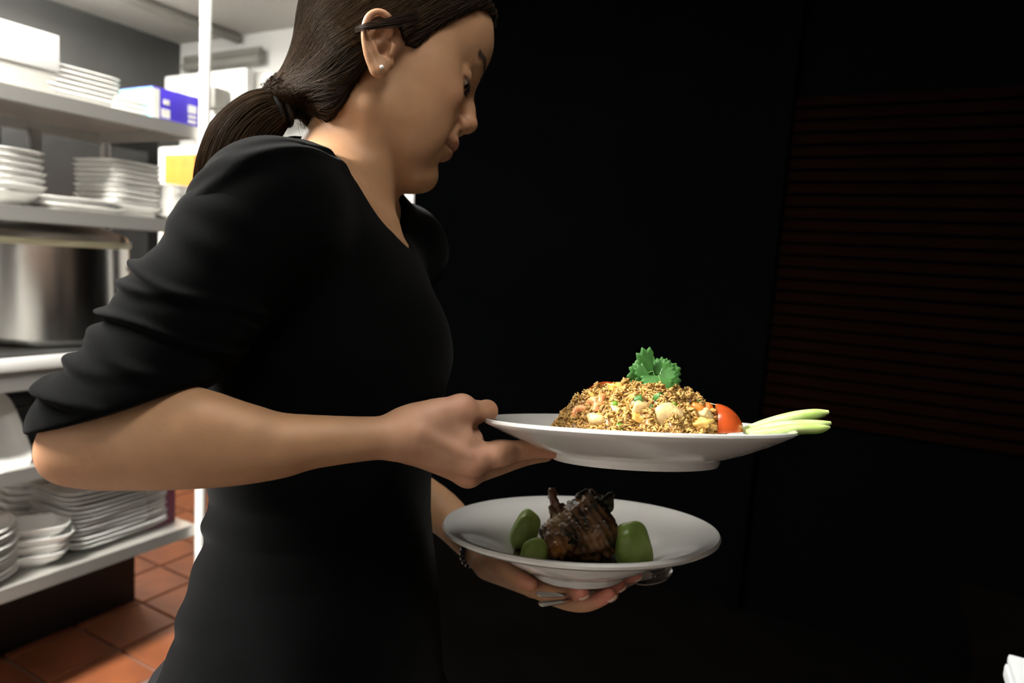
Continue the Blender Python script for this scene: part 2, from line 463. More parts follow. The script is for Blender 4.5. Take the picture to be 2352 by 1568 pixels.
t = empty('orange_cabinet', ((q0[0] + q1[0]) / 2, 2.45, 0.004)); tag(t, 'tall orange cabinet with a white frame standing beyond the shelves', 'cabinet')
hx = (q1[0] - q0[0]) / 2
MB().box((-hx, -0.19, 0), (hx, 0.2, zt_), 0.006).build('cabinet_body', M_card, t)
MB().box((-hx + 0.07, -0.205, 0.08), (hx - 0.005, -0.188, zt_ - 0.04), 0.004).build('door', M_orange, t)
MB().tube([(-hx + 0.11, -0.215, 0.95), (-hx + 0.11, -0.215, 1.08)], 0.008, 8).build('handle', M_steel_d, t)

# ---- top shelf
zt = SH['top'] + 0.0005
y_r = hit(131, 150, 0, SX - 0.03)[1]
H_ = hit(131, 88, 0, SX - 0.03)[2] - zt
t, hx, hy = carton('white_carton', 'big white carton at the left end of the top shelf', SX - 0.33, SX - 0.03, y_r - 0.40, y_r, zt, H_, M_card)
MB().box((-hx - 0.004, -hy - 0.004, H_ * .42), (hx + 0.004, hy + 0.004, H_ + .006), 0.002).build('box_lid', M_paintw, t)
y0, y1 = hit(105, 205, 0, SX - 0.02)[1] , hit(255, 230, 0, SX - 0.02)[1]
for i in range(6):
    if i == 0:
        o = MB().lathe([(0, 0), (0.10, 0), (0.104, 0.003), (0.108, 0.016), (0.111, 0.018), (0.108, 0.02), (0.101, 0.006), (0, 0.004)], 40, squash=(8, 1.0, 0.78)).build('foam_tray', M_foam)
        pr = o
    else:
        o = pr.copy(); COL.objects.link(o)
    o.location = (SX - 0.115, (y0 + y1) / 2 + 0.012 + random.uniform(-.004, .004), zt + i * 0.0125)
    o.rotation_euler = (0, 0, math.radians(90 + random.uniform(-2, 2)))
    tag(o, ORD(i, 6, 'white foam tray, @ in the stack beside the big white carton'), 'tray', 'foam trays on the top shelf')
y0, y1 = hit(258, 240, 0, SX - 0.03)[1], hit(345, 255, 0, SX - 0.03)[1]
for i in range(3):
    o = MB().box((-0.09, -(y1 - y0) / 2, 0), (0.09, (y1 - y0) / 2, 0.013), 0.003).build('paper_pack', M_card)
    o.location = (SX - 0.12, (y0 + y1) / 2 + 0.003 * i, zt + i * 0.0135)
    tag(o, ['bottom', 'middle', 'top'][i] + ' one of three flat white paper packs left of the blue box', 'paper pack')
y0, y1 = hit(362, 260, 0, SX - 0.02)[1], hit(452, 285, 0, SX - 0.02)[1]
t, hx, hy = carton('blue_carton', 'blue and white printed carton at the right end of the top shelf', SX - 0.16, SX - 0.012, y0 - 0.02, y1, zt, 0.083, M_blue)
def flatbox(par, name, m, y_0, y_1, z_0, z_1):
    MB().box((hx - 0.0005, y_0, z_0), (hx + 0.0012, y_1, z_1), 0.0003, 1).build(name, m, par)
flatbox(t, 'white_panel', M_card, -hy + 0.001, -hy + 0.020, 0.002, 0.08)
tr = [(-hy + 0.022, 0.002), (-hy + 0.055, 0.002), (-hy + 0.055, 0.028), (-hy + 0.040, 0.034)]
for k, (zz0, zz1) in enumerate([(0.008, 0.016), (0.022, 0.03), (0.036, 0.058)]):
    flatbox(t, 'white_print', M_card, hy - 0.034, hy - 0.008, zz0, zz1)
flatbox(t, 'white_print', M_card, -hy + 0.026, -hy + 0.052, 0.006, 0.03)
flatbox(t, 'white_print', M_card, -hy + 0.032, -hy + 0.050, 0.042, 0.056)
MB().box((-hx, -hy - 0.002, 0.001), (hx, -hy + 0.0002, 0.082), 0.0004, 1).build('light_blue_end', M_cyan, t)

# ---------------------------------------------------------------- back wall and ceiling fittings
def pipe(name, label, pts, r, m=M_pipe):
    b = np.array(pts[0], float)
    o = MB().tube([np.array(p, float) - b for p in pts], r, 12).build(name, m)
    o.location = b
    tag(o, label, 'pipe'); return o
a = hit(315, 2, 2, ZC - 0.03); b = hit(585, 104, 2, ZC - 0.03)
pipe('ceiling_conduit', 'grey conduit running along the ceiling from the top edge', [(a[0], 0.4, ZC - 0.03), (a[0], min(b[1], YB - 0.03), ZC - 0.03)], 0.028)
for i, (py, rr) in enumerate([(128, 0.02), (146, 0.03)]):
    q = hit(500, py, 1, YB - 0.05)
    pipe('wall_pipe', ['thin upper', 'thicker lower'][i] + ' grey pipe running along the top of the back wall', [(XL + 0.12, YB - 0.05, q[2]), (hit(600, py - 15, 1, YB - 0.05)[0], YB - 0.05, q[2])], rr)
q0, q1 = hit(378, 200, 1, YB - 0.30), hit(565, 200, 1, YB - 0.30)
zt_, zb_ = hit(470, 165, 1, YB - 0.30)[2], hit(470, 285, 1, YB - 0.30)[2]
t = empty('wall_unit', ((q0[0] + q1[0]) / 2, YB - 0.15, zb_)); tag(t, 'white metal cooling unit mounted high on the back wall', 'wall unit')
hx = (q1[0] - q0[0]) / 2
MB().box((-hx, -0.15, 0), (hx, 0.15, zt_ - zb_), 0.012).build('unit_body', M_paintw, t)
for k in range(6):
    MB().box((-hx + 0.05, -0.156, 0.05 + k * 0.035), (hx * 0.3, -0.148, 0.062 + k * 0.035), 0.002, 1).build('vent_slat', M_lampbody, t)
MB().box((hx, -0.10, 0.02), (hx + 0.16, 0.148, zt_ - zb_ - 0.02), 0.01).build('side_cabinet', M_steel_d, t)
q = hit(492, 228, 1, YB - 0.35)
t = empty('speaker_box', (q[0], q[1], q[2]))
tag(t, 'small grey speaker box on the front of the white unit beside the white post', 'speaker')
MB().box((-0.07, -0.05, -0.055), (0.07, 0.05, 0.055), 0.012).build('case', M_pipe, t)
MB().lathe([(0, 0.004), (0.035, 0.004), (0.04, 0), (0, 0)], 20, M=Matrix.Translation((0, -0.05, 0)) @ Matrix.Rotation(math.pi / 2, 4, 'X')).build('grille', M_blk, t)
# white dishes on a far shelf against the back wall, right of the post
q = hit(500, 310, 1, YB - 0.2)
zs_ = hit(500, 345, 1, YB - 0.2)[2]
t = empty('wall_shelf', (q[0] + 0.2, YB - 0.18, zs_)); tag(t, 'white shelf on the back wall behind the ponytail', 'shelf')
MB().box((-0.5, -0.17, -0.03), (0.7, 0.175, 0), 0.004).build('board', M_paintw, t)
for xx in (-0.4, 0.5): MB().box((xx, -0.12, -0.2), (xx + 0.025, 0.175, -0.03), 0.003).build('bracket', M_paintw, t)
for i in range(4):
    o = plate_mesh('far_plate', 0.14, 0.03) if i == 0 else o.copy()
    if i: COL.objects.link(o)
    o.location = (q[0] + 0.03, YB - 0.2, zs_ + 0.001 + i * 0.022); tag(o, ORD(i, 4, 'white plate, @ in the stack on the far wall shelf'), 'plate', 'plates on the far wall shelf')

# ---------------------------------------------------------------- dining table corner with napkin, bottom right
tz = 0.74
q = hit(2338, 1552, 2, tz + 0.03)
t = empty('dining_table', (q[0] + 0.42, q[1] + 0.02, 0)); tag(t, 'dark dining table at the bottom right corner', 'table')
M_tab = mat('dark_table', (0.0015, 0.0011, 0.0009), 0.7, var=0.3, vscale=6, spec=0.0)
MB().box((-0.45, -0.35, tz - 0.03), (0.45, 0.35, tz), 0.004).build('tabletop', M_tab, t)
for sx in (-1, 1):
    for sy in (-1, 1):
        MB().box((sx * 0.40 - 0.02, sy * 0.30 - 0.02, 0.007), (sx * 0.40 + 0.02, sy * 0.30 + 0.02, tz - 0.03), 0.003).build('leg', M_tab, t)
n = MB().box((-0.007, -0.03, 0), (0.05, 0.05, 0.02), 0.004).box((-0.005, -0.028, 0.02), (0.05, 0.05, 0.034), 0.004).build('napkin', mat('napkin_white', (0.8, 0.85, 0.88), 0.9, bump=0.2, bscale=80))
n.location = (q[0] + 0.0, q[1], tz + 0.0005); tag(n, 'folded white napkin on the dark table at the bottom right corner', 'napkin')
# ================================================================== SIGNED DISTANCE MODELLING
class Grid:
    def __init__(s, lo, hi, h, bg=0.03):
        s.lo = np.array(lo, np.float32); s.h = h
        s.n = np.ceil((np.array(hi) - np.array(lo)) / h).astype(int) + 1
        s.bg = bg
        s.a = np.full(s.n, bg, np.float32)
        s.ax = [s.lo[i] + h * np.arange(s.n[i], dtype=np.float32) for i in range(3)]
    def sub(s, lo, hi):
        i0 = np.clip(np.floor((np.array(lo) - s.lo) / s.h).astype(int), 0, s.n)
        i1 = np.clip(np.ceil((np.array(hi) - s.lo) / s.h).astype(int) + 1, 0, s.n)
        sl = tuple(slice(a, b) for a, b in zip(i0, i1))
        X = s.ax[0][sl[0]][:, None, None]; Y = s.ax[1][sl[1]][None, :, None]; Z = s.ax[2][sl[2]][None, None, :]
        return sl, X, Y, Z
    def op(s, lo, hi, fn, k=0.0, mode='u'):
        m = k + 4 * s.h
        sl, X, Y, Z = s.sub(np.array(lo) - m, np.array(hi) + m)
        if 0 in s.a[sl].shape: return s
        d = fn(X, Y, Z)
        cur = s.a[sl]
        if mode == 'u':
            if k > 0:
                h = np.maximum(k - np.abs(cur - d), 0) / k
                s.a[sl] = np.minimum(cur, d) - h * h * (k * 0.25)
            else: s.a[sl] = np.minimum(cur, d)
        else:                                   # subtract
            nd = -d
            if k > 0:
                h = np.maximum(k - np.abs(cur - nd), 0) / k
                s.a[sl] = np.maximum(cur, nd) + h * h * (k * 0.25)
            else: s.a[sl] = np.maximum(cur, nd)
        return s
    def cone(s, a, b, r1, r2, k=0.0, mode='u', flat=None):
        a = np.array(a, float); b = np.array(b, float)
        R = max(r1, r2) * (1.0 if flat is None else max(1.0, flat[1]))
        lo = np.minimum(a, b) - R; hi = np.maximum(a, b) + R
        return s.op(lo, hi, cone_fn(a, b, r1, r2, flat), k, mode)
    def chain(s, pts, rad, k=0.0, mode='u', flat=None):
        A = np.concatenate([np.array(pts, float), np.array(rad, float)[:, None]], 1)
        if len(A) > 2: A = spline(A, (len(A) - 1) * 5 + 1)
        A[:, 3] = np.maximum(A[:, 3], 1e-4)
        R = A[:, 3].max() * (1.0 if flat is None else max(1.0, flat[1]))
        def fn(X, Y, Z):
            d = None
            for i in range(len(A) - 1):
                e = cone_fn(A[i, :3], A[i + 1, :3], A[i, 3], A[i + 1, 3], flat)(X, Y, Z)
                d = e if d is None else np.minimum(d, e)
            return d.astype(np.float32)
        return s.op(A[:, :3].min(0) - R, A[:, :3].max(0) + R, fn, k, mode)
    def ell(s, c, r, R=None, k=0.0, mode='u'):
        c = np.array(c, float); r = np.array(r, float)
        R = np.eye(3) if R is None else np.array(R, float)      # columns = axes
        ext = np.sqrt(((R * r) ** 2).sum(1))
        return s.op(c - ext, c + ext, ell_fn(c, r, R), k, mode)
    def sample(s, P):
        q = (P - s.lo) / s.h
        q = np.clip(q, 0, s.n - 1.001)
        i = q.astype(int); f = q - i
        out = 0
        for dx in (0, 1):
            for dy in (0, 1):
                for dz in (0, 1):
                    wgt = (f[:, 0] if dx else 1 - f[:, 0]) * (f[:, 1] if dy else 1 - f[:, 1]) * (f[:, 2] if dz else 1 - f[:, 2])
                    out = out + wgt * s.a[i[:, 0] + dx, i[:, 1] + dy, i[:, 2] + dz]
        return out
    def grad(s, P):
        e = s.h
        g = np.stack([s.sample(P + np.eye(3)[i] * e) - s.sample(P - np.eye(3)[i] * e) for i in range(3)], 1)
        return g / (np.linalg.norm(g, axis=1, keepdims=True) + 1e-9)
    def mesh(s, iso=0.0):
        g = vdb.FloatGrid(float(s.bg))
        g.copyFromArray(s.a)
        g.transform = vdb.createLinearTransform(voxelSize=s.h)
        p, q = g.convertToQuads(iso)
        return p + s.lo, q
def cone_fn(a, b, r1, r2, flat=None):
    a = a.astype(np.float32); ba = (b - a).astype(np.float32); l2 = float((ba ** 2).sum()) + 1e-12
    def fn(X, Y, Z):
        px, py, pz = X - a[0], Y - a[1], Z - a[2]
        t = np.clip((px * ba[0] + py * ba[1] + pz * ba[2]) / l2, 0, 1)
        qx, qy, qz = px - ba[0] * t, py - ba[1] * t, pz - ba[2] * t
        if flat is not None:                      # flat = (axis, factor): cross-section scaled by factor along axis
            ax = np.array(flat[0], np.float32); ax = ax / np.linalg.norm(ax)
            c = (qx * ax[0] + qy * ax[1] + qz * ax[2]) * (1 - 1 / flat[1])
            qx, qy, qz = qx - ax[0] * c, qy - ax[1] * c, qz - ax[2] * c
        return np.sqrt(qx * qx + qy * qy + qz * qz) - (r1 + (r2 - r1) * t)
    return fn
def ell_fn(c, r, R):
    def fn(X, Y, Z):
        px, py, pz = X - c[0], Y - c[1], Z - c[2]
        k0 = 0; k1 = 0
        for i in range(3):
            q = px * R[0, i] + py * R[1, i] + pz * R[2, i]
            k0 = k0 + (q / r[i]) ** 2; k1 = k1 + (q / r[i] ** 2) ** 2
        k0 = np.sqrt(k0); k1 = np.sqrt(k1) + 1e-9
        return (k0 * (k0 - 1) / k1).astype(np.float32)
    return fn
def smooth_mesh(p, q, it=1, lam=0.5):
    e = np.concatenate([q[:, [0, 1]], q[:, [1, 2]], q[:, [2, 3]], q[:, [3, 0]]])
    for _ in range(it):
        acc = np.zeros_like(p); cnt = np.zeros(len(p))
        for j in range(3):
            acc[:, j] = np.bincount(e[:, 0], p[e[:, 1], j], len(p)) + np.bincount(e[:, 1], p[e[:, 0], j], len(p))
        cnt = np.bincount(e[:, 0], minlength=len(p)) + np.bincount(e[:, 1], minlength=len(p))
        p = p + lam * (acc / np.maximum(cnt, 1)[:, None] - p)
    return p
def np_mesh(name, P, F, m, parent=None, col=None, to_world=True, flip=True, smooth=True):
    """P, F numpy; P in camera metres when to_world"""
    V = C2W(P) if to_world else P
    F = np.asarray(F)
    if flip: F = F[:, ::-1]
    me = bpy.data.meshes.new(name)
    me.vertices.add(len(V)); me.vertices.foreach_set('co', V.astype(np.float32).ravel())
    nl = F.shape[1]
    me.loops.add(F.size); me.loops.foreach_set('vertex_index', F.astype(np.int32).ravel())
    me.polygons.add(len(F)); me.polygons.foreach_set('loop_start', np.arange(0, F.size, nl, dtype=np.int32))
    me.update(calc_edges=True); me.validate()
    if smooth: me.shade_smooth()
    if col is not None:
        at = me.color_attributes.new('tint', 'FLOAT_COLOR', 'POINT')
        c4 = np.concatenate([col, np.ones((len(col), 1))], 1).astype(np.float32)
        at.data.foreach_set('color', c4.ravel())
    me.materials.append(m)
    o = bpy.data.objects.new(name, me); COL.objects.link(o)
    if parent is not None:
        o.parent = parent
        o.matrix_parent_inverse = parent.matrix_world.inverted()
    return o
def spline(pts, n):
    """Catmull-Rom through points (k x d) -> n samples"""
    P = np.array(pts, float); k = len(P)
    t = np.linspace(0, k - 1, n); i = np.clip(t.astype(int), 0, k - 2); f = (t - i)[:, None]
    g = lambda j: P[np.clip(j, 0, k - 1)]
    p0, p1, p2, p3 = g(i - 1), g(i), g(i + 1), g(i + 2)
    return 0.5 * (2 * p1 + (p2 - p0) * f + (2 * p0 - 5 * p1 + 4 * p2 - p3) * f ** 2 + (3 * p1 - p0 - 3 * p2 + p3) * f ** 3)
def strands_mesh(name, S, rad, m, parent, col=None):
    """S: (ns, k, 3) in camera metres -> three-sided tubes in one mesh"""
    ns_, k, _ = S.shape
    T = np.gradient(S, axis=1); T /= np.linalg.norm(T, axis=2, keepdims=True) + 1e-9
    ref = np.array([0.31, 0.22, -0.92]); A = np.cross(T, ref); A /= np.linalg.norm(A, axis=2, keepdims=True) + 1e-9
    B = np.cross(T, A)
    taper = np.ones(k); taper[-4:] = [0.9, 0.7, 0.45, 0.15]
    rr = np.asarray(rad).reshape(-1, 1, 1) * taper[None, :, None]
    ring = [S + rr * (math.cos(2.094 * j) * A + math.sin(2.094 * j) * B) for j in range(3)]
    V = np.stack(ring, 2).reshape(-1, 3)
    base = (np.arange(ns_)[:, None] * k + np.arange(k - 1)[None, :]).reshape(-1) * 3
    F = []
    for j in range(3):
        l = (j + 1) % 3
        F.append(np.stack([base + j, base + l, base + 3 + l, base + 3 + j], 1))
    F = np.concatenate(F)
    c = None
    if col is not None: c = np.repeat(col, k * 3, axis=0)
    o = np_mesh(name, V, F, m, parent, col=c)
    return o

# ================================================================== PERSON
M_skin = mat('skin', (0.5, 0.3, 0.2), 0.52, attr='tint', var=0.10, vscale=55, sss=0.10, spec=0.35, bump=0.06, bscale=500)
M_shirt = mat('black_jersey', (0.0016, 0.0018, 0.0020), 0.9, var=0.25, vscale=40, bump=0.15, bscale=900, spec=0.02, sheen=0.028)
M_trous = mat('black_trousers', (0.009, 0.009, 0.010), 0.85, var=0.25, vscale=20, spec=0.15)
M_shoe = mat('black_shoe', (0.01, 0.01, 0.01), 0.4)
M_hair = mat('dark_brown_hair', (0.007, 0.0045, 0.0028), 0.7, attr=None, var=0.4, vscale=30, spec=0.12)
M_strand = mat('hair_strand', (0.03, 0.02, 0.012), 0.55, attr='tint', spec=0.07)
M_brow = mat('brow_hair', (0.035, 0.022, 0.015), 0.6)
M_eye = mat('eye_white', (0.5, 0.47, 0.43), 0.15)
M_iris = mat('eye_dark', (0.008, 0.006, 0.005), 0.1, coat=0.6)
M_stud = mat('silver_stud', (0.9, 0.9, 0.88), 0.25, metal=0.5)
M_nail = mat('fingernail', (0.62, 0.42, 0.34), 0.3, coat=0.3)

hip_w = WP(700, 1450, 0.69)
person = empty('person', (hip_w[0], hip_w[1], 0.006))
tag(person, 'woman in a tight black top with a brown ponytail, looking down and carrying two plates', 'person')

# ---- torso outline (read from the silhouette)
TROW = np.array([  # py, x left px, x right px, half width across the view (m)
    [440, 700, 850, .100], [480, 640, 880, .135], [520, 600, 912, .145], [560, 566, 945, .150], [620, 535, 975, .150], [700, 508, 1000, .150], [820, 486, 1026, .148], [950, 494, 1012, .137], [1110, 522, 986, .124],
    [1185, 514, 985, .126], [1260, 494, 990, .136], [1350, 472, 1000, .152], [1450, 442, 1006, .166], [1568, 392, 1012, .176], [1760, 350, 1015, .182], [1900, 380, 1000, .175]], float)
TZ = 0.69
ty = (784 - TROW[:, 0]) / FOC * TZ
tcx = ((TROW[:, 1] + TROW[:, 2]) / 2 - 1176) / FOC * TZ
trx = (TROW[:, 2] - TROW[:, 1]) / 2 / FOC * TZ
def torso_fn(off=0.0, y_hi=None, y_lo=None):
    o_ = np.argsort(ty)
    def fn(X, Y, Z):
        y = Y.ravel()
        cx = np.interp(y, ty[o_], tcx[o_])[None, :, None]; rx = np.interp(y, ty[o_], trx[o_])[None, :, None] + off; rz = np.interp(y, ty[o_], TROW[o_, 3])[None, :, None] + off
        e = 2.35
        q = (np.abs((X - cx) / rx) ** e + np.abs((Z - TZ) / rz) ** e) ** (1 / e)
        d = (q - 1) * np.minimum(rx, rz)
        hi_ = ty.max() if y_hi is None else y_hi; lo_ = ty.min() if y_lo is None else y_lo
        d = np.maximum(d, Y - hi_); d = np.maximum(d, lo_ - Y)
        return d.astype(np.float32)
    return fn
# ---- head frame
PSI, THE = math.radians(20), math.radians(22)
Hf = np.array([math.cos(PSI) * math.cos(THE), -math.sin(THE), math.sin(PSI) * math.cos(THE)])
Hu = np.array([math.cos(PSI) * math.sin(THE), math.cos(THE), math.sin(PSI) * math.sin(THE)])
Hs = np.array([math.sin(PSI), 0.0, -math.cos(PSI)])
HO = CP(872, 160, 0.69)
HR = np.stack([Hf, Hu, Hs], 1)                   # columns
def HL(f, u, s): return HO + HR @ (np.array([f, u, s]) * 0.001)
def to_head(P): return ((P - HO) @ HR) * 1000.0

hg = Grid(CP(690, 560, 0.69) - np.array([0, 0, 0.16]), HL(0, 0, 0) + np.array([0.17, 0.165, 0.14]), 0.0011)
hg = Grid([-0.235, 0.085, 0.545], [0.035, 0.425, 0.835], 0.0011)
def he(f, u, s, r, k, mode='u', rot=0.0):
    """ellipsoid in head millimetres; rot = pitch of the ellipsoid in the f-u plane, degrees; mirrored when s != 0"""
    for sg in ((1, -1) if s else (1,)):
        c, sn = math.cos(math.radians(rot)), math.sin(math.radians(rot))
        L = np.array([[c, -sn, 0], [sn, c, 0], [0, 0, 1.0]])
        hg.ell(HL(f, u, s * sg), np.array(r) * 0.001, HR @ L, k * 0.001, mode)
def hc(a, b, r1, r2, k, mode='u'):
    for sg in ((1, -1) if (a[2] or b[2]) else (1,)):
        hg.cone(HL(a[0], a[1], a[2] * sg), HL(b[0], b[1], b[2] * sg), r1 * .001, r2 * .001, k * .001, mode)

# cranium and face masses
he(6, 48, 0, (84, 82, 70), 5)
he(40, 54, 0, (52, 52, 57), 18)
he(46, 68, 0, (50, 46, 54), 14)
he(64, 38, 0, (28, 16, 38), 12)
he(44, -14, 0, (46, 58, 52), 18)
he(52, -8, 42, (30, 23, 20), 16)
he(26, -26, 45, (34, 38, 19), 18)
he(48, -44, 33, (36, 36, 23), 16)
he(30, 14, 48, (32, 28, 18), 16)
hc((8, -50, 43), (68, -86, 14), 16, 14, 16)
he(45, -64, 0, (40, 30, 40), 18)
he(62, -82, 0, (22, 17, 26), 10)
he(79, -80, 0, (16.5, 16, 20), 10)
he(75, -36, 0, (24, 28, 27), 14)
# eye sockets, brow ridge, lids
he(96, 20, 33, (16, 11, 17), 12, 's')
he(96, 24, 14, (7, 9, 6), 9, 's')
he(71, 20.5, 31, (14, 12.5, 14.5), 5)
he(72, 41, 22, (14, 7, 17), 9)
# nose
hc((87, 29, 0), (96.5, 6, 0), 7.0, 7.2, 10)
hc((96.5, 6, 0), (103, -5, 0), 7.2, 8.4, 8)
he(102.5, -7, 0, (9.6, 8.4, 9.4), 5)
he(94.5, -14, 12, (10, 7.4, 6.0), 4)
hc((102, -12, 0), (94, -19, 0), 5.5, 6.0, 5)
he(98.0, -18.5, 8.6, (6.5, 4.4, 3.8), 1.2, 's', -20)
# mouth
he(93.5, -36.5, 0, (8, 5.4, 21), 6)
he(91.0, -49.0, 0, (8, 5.8, 18), 6)
he(97, -60, 0, (7, 4.5, 20), 7, 's')
def surf(u, s, inset=0.0):
    """point of the face surface at head height u and side s (mm), moved inwards by inset"""
    fs = np.linspace(125, 40, 340)
    P_ = np.stack([HL(f_, u, s) for f_ in fs]); v_ = hg.sample(P_)
    k_ = int(np.argmax(v_ < 0))
    return HL(fs[k_] - inset, u, s)
for sg in (1, -1):
    pts = [surf(u, s * sg, i_) for u, s, i_ in [(-43.0, 0.01, 0.4), (-43.4, 7, 0.5), (-44.0, 14, 0.5), (-45.2, 21, 0.5), (-45.6, 27, 0.3), (-44.8, 30, 0.2)]]
    MOUTH = (MOUTH if sg < 0 else []) + pts
    hg.chain(pts, [.0018, .0020, .0020, .0019, .0015, .0008], .0012, 's')
    hg.ell(surf(-46.5, 30.5 * sg, 0.0), (.003, .003, .003), None, .005, 's')
hc((90, -18, 17), (84, -36, 31), 2.0, 1.8, 6, 's')             # fold from the nose wing
# eyelid slit (looking down: narrow opening)
for sg in (1, -1):
    pts = [HL(f, u, s * sg) for f, u, s in [(84, 13.5, 17), (86.0, 12.3, 24), (85.5, 12.1, 31), (82, 13.7, 38), (76, 16.3, 44)]]
    hg.chain(pts, [.0012, .0022, .0026, .0022, .0012], .0015, 's')
    pts = [HL(f, u, s * sg) for f, u, s in [(87, 29, 19), (87.5, 30.0, 27), (85, 29.6, 34), (78, 27.5, 42)]]
    hg.chain(pts, [.0008, .001, .001, .0008], .003, 's')
# neck
nk0, nk1 = CP(868, 250, 0.695), CP(795, 440, 0.69)
hg.cone(nk0, nk1, 0.046, 0.048, 0.010)
hg.cone(CP(825, 250, 0.675), CP(790, 400, 0.69), 0.040, 0.040, 0.02)
hg.cone(CP(838, 250, 0.640), CP(876, 480, 0.672), 0.010, 0.005, 0.022)      # neck muscle
hg.cone(CP(893, 512, 0.665), CP(760, 470, 0.565), 0.004, 0.004, 0.02)       # collar bone

hg.op(np.array([-.235, .085, .545]), np.array([.035, .20, .835]), torso_fn(-.004), .03)
hg.cone(CP(780, 425, 0.69), CP(628, 486, 0.545), 0.042, 0.047, 0.03)
hg.cone(CP(785, 455, 0.70), CP(932, 585, 0.83), 0.038, 0.044, 0.02)
# ear (near side traced, far side mirrored through the head's plane)
ear_d = 0.614
def ear_pt(px, py, off): return to_head(CP(px, py, ear_d - off * 0.001))
def ear(sg):
    def E(px, py, off):
        q = ear_pt(px, py, off); return HL(q[0], q[1], q[2] * sg)
    # plate of the ear
    hg.chain([E(880, 60, 1), E(862, 62, 6), E(856, 95, 6), E(864, 130, 4), E(878, 152, 1)], [.0035, .0045, .0045, .004, .004], .003)
    hg.chain([E(888, 70, -3), E(875, 85, -4), E(880, 120, -5), E(890, 145, -4)], [.007, .008, .008, .006], .004)
    # helix rim
    pts = [E(x, y, o) for x, y, o in [(884, 92, -1), (897, 78, 1), (898, 58, 3), (893, 41, 5), (881, 31, 7), (866, 28, 9), (851, 35, 11), (842, 48, 12), (838, 66, 12.5), (838, 88, 12), (841, 108, 10.5), (846, 128, 8), (853, 146, 5.5), (862, 160, 3)]]
    hg.chain(pts, [.002, .0025, .003, .0032, .0032, .0032, .0033, .0033, .0033, .0033, .0035, .0038, .004, .0045], .0015)
    # lobe
    Le = np.stack([Hf, Hu, Hs * sg], 1)
    hg.ell(E(871, 158, 2), (.0075, .0085, .0042), Le, .004)
    hg.cone(E(879, 140, 1), E(876, 160, 1), .0045, .005, .004)
    # antihelix, tragus, antitragus
    hg.chain([E(876, 60, 4), E(864, 66, 6), E(857, 82, 7.5), E(858, 100, 8), (E(865, 116, 7)), E(877, 128, 4.5)], [.002, .0028, .003, .003, .003, .003], .002)
    hg.cone(E(898, 108, 0), E(895, 122, 1), .0045, .0035, .004)
    # scapha groove, concha bowl
    hg.chain([E(872, 48, 10), E(853, 60, 14), E(847, 85, 14), E(851, 110, 12)], [.003, .0035, .0032, .002], .002, 's')
    hg.ell(E(874, 84, 6), (.0060, .0085, .0070), Le, .003, 's')
    hg.ell(E(882, 108, 4), (.0052, .0085, .0075), Le, .003, 's')
    hg.cone(E(886, 112, 2), E(889, 130, 3), .0026, .0016, .0015, 's')
ear(1); ear(-1)

def hsv_mix(a, b, t): return a + (b - a) * t[:, None]
SK = np.array([0.43, 0.235, 0.127])
def tint_base(P): return np.tile(SK, (len(P), 1))
hp, hq = hg.mesh(); hp = smooth_mesh(hp, hq, 1, 0.4)
hp2 = smooth_mesh(hp, hq, 40, 0.5)                      # softer skin on neck and shoulders only
wn = (np.clip((.215 - hp[:, 1]) / .03, 0, 1) * np.clip((-.118 - hp[:, 0]) / .02, 0, 1))[:, None]
hp = hp * (1 - wn) + hp2 * wn
L = to_head(hp); col = tint_base(hp)
def blob(L, c, r): return np.exp(-(((L - np.array(c)) / np.array(r)) ** 2).sum(1))
Ls = L.copy(); Ls[:, 2] = np.abs(Ls[:, 2])
lip = np.clip(blob(Ls, (98, -37, 0), (9, 4.4, 19)) + blob(Ls, (96, -49, 0), (9, 4.6, 15)), 0, 1)
col = hsv_mix(col, np.array([0.36, 0.135, 0.10]), np.clip(lip * 1.3, 0, 0.8))
red = blob(Ls, (75, -8, 40), (30, 22, 30)) * 0.35 + blob(Ls, (103, -6, 6), (14, 12, 14)) * 0.35
ed = np.linalg.norm(Ls - np.array([-10, 15, 78]), axis=1)
red = red + np.clip(1 - ed / 48, 0, 1) * 0.5
col = hsv_mix(col, np.array([0.50, 0.215, 0.125]), np.clip(red, 0, 0.7))
for sg in (1, -1): col = hsv_mix(col, np.array([0.06, 0.025, 0.018]), np.clip(1.2 * blob(L, (97.5, -18.0, 8.6 * sg), (5.0, 3.0, 3.0)), 0, .8))
for m_ in MOUTH: col = hsv_mix(col, np.array([0.13, 0.045, 0.035]), np.clip(np.exp(-(np.linalg.norm(hp - m_, axis=1) / .0032) ** 2), 0, .75))  # crease shade painted into the tint along the mouth slit
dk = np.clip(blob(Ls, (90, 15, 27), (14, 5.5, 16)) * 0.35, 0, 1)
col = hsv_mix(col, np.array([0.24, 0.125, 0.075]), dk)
mole = blob(L, to_head(CP(1075, 131, 0.655))[None, :].ravel() * np.array([1, 1, 1]), (9, 1.3, 9))
head_part = (hp, hq, col)

# ---- right arm and hand
rg = Grid(CP(66, 1135, 0.455) - np.array([0.004, 0.012, 0.05]), np.array([0.06, -0.035, 0.64]), 0.0012)
rg = Grid([-0.350, -0.135, 0.415], [0.075, 0.01, 0.645], 0.0012)
EL = CP(158, 1020, 0.482)
WR = CP(922, 1004, 0.545)
# upper arm stub inside the sleeve and elbow
rg.cone(CP(430, 735, 0.515), CP(232, 985, 0.485), 0.038, 0.030, 0.01)
rg.cone(CP(232, 985, 0.485), CP(174, 1028, 0.482), 0.030, 0.0200, 0.012)
rg.cone(CP(146, 1054, 0.474), CP(178, 1030, 0.478), 0.0135, 0.02, 0.012)     # point of the elbow
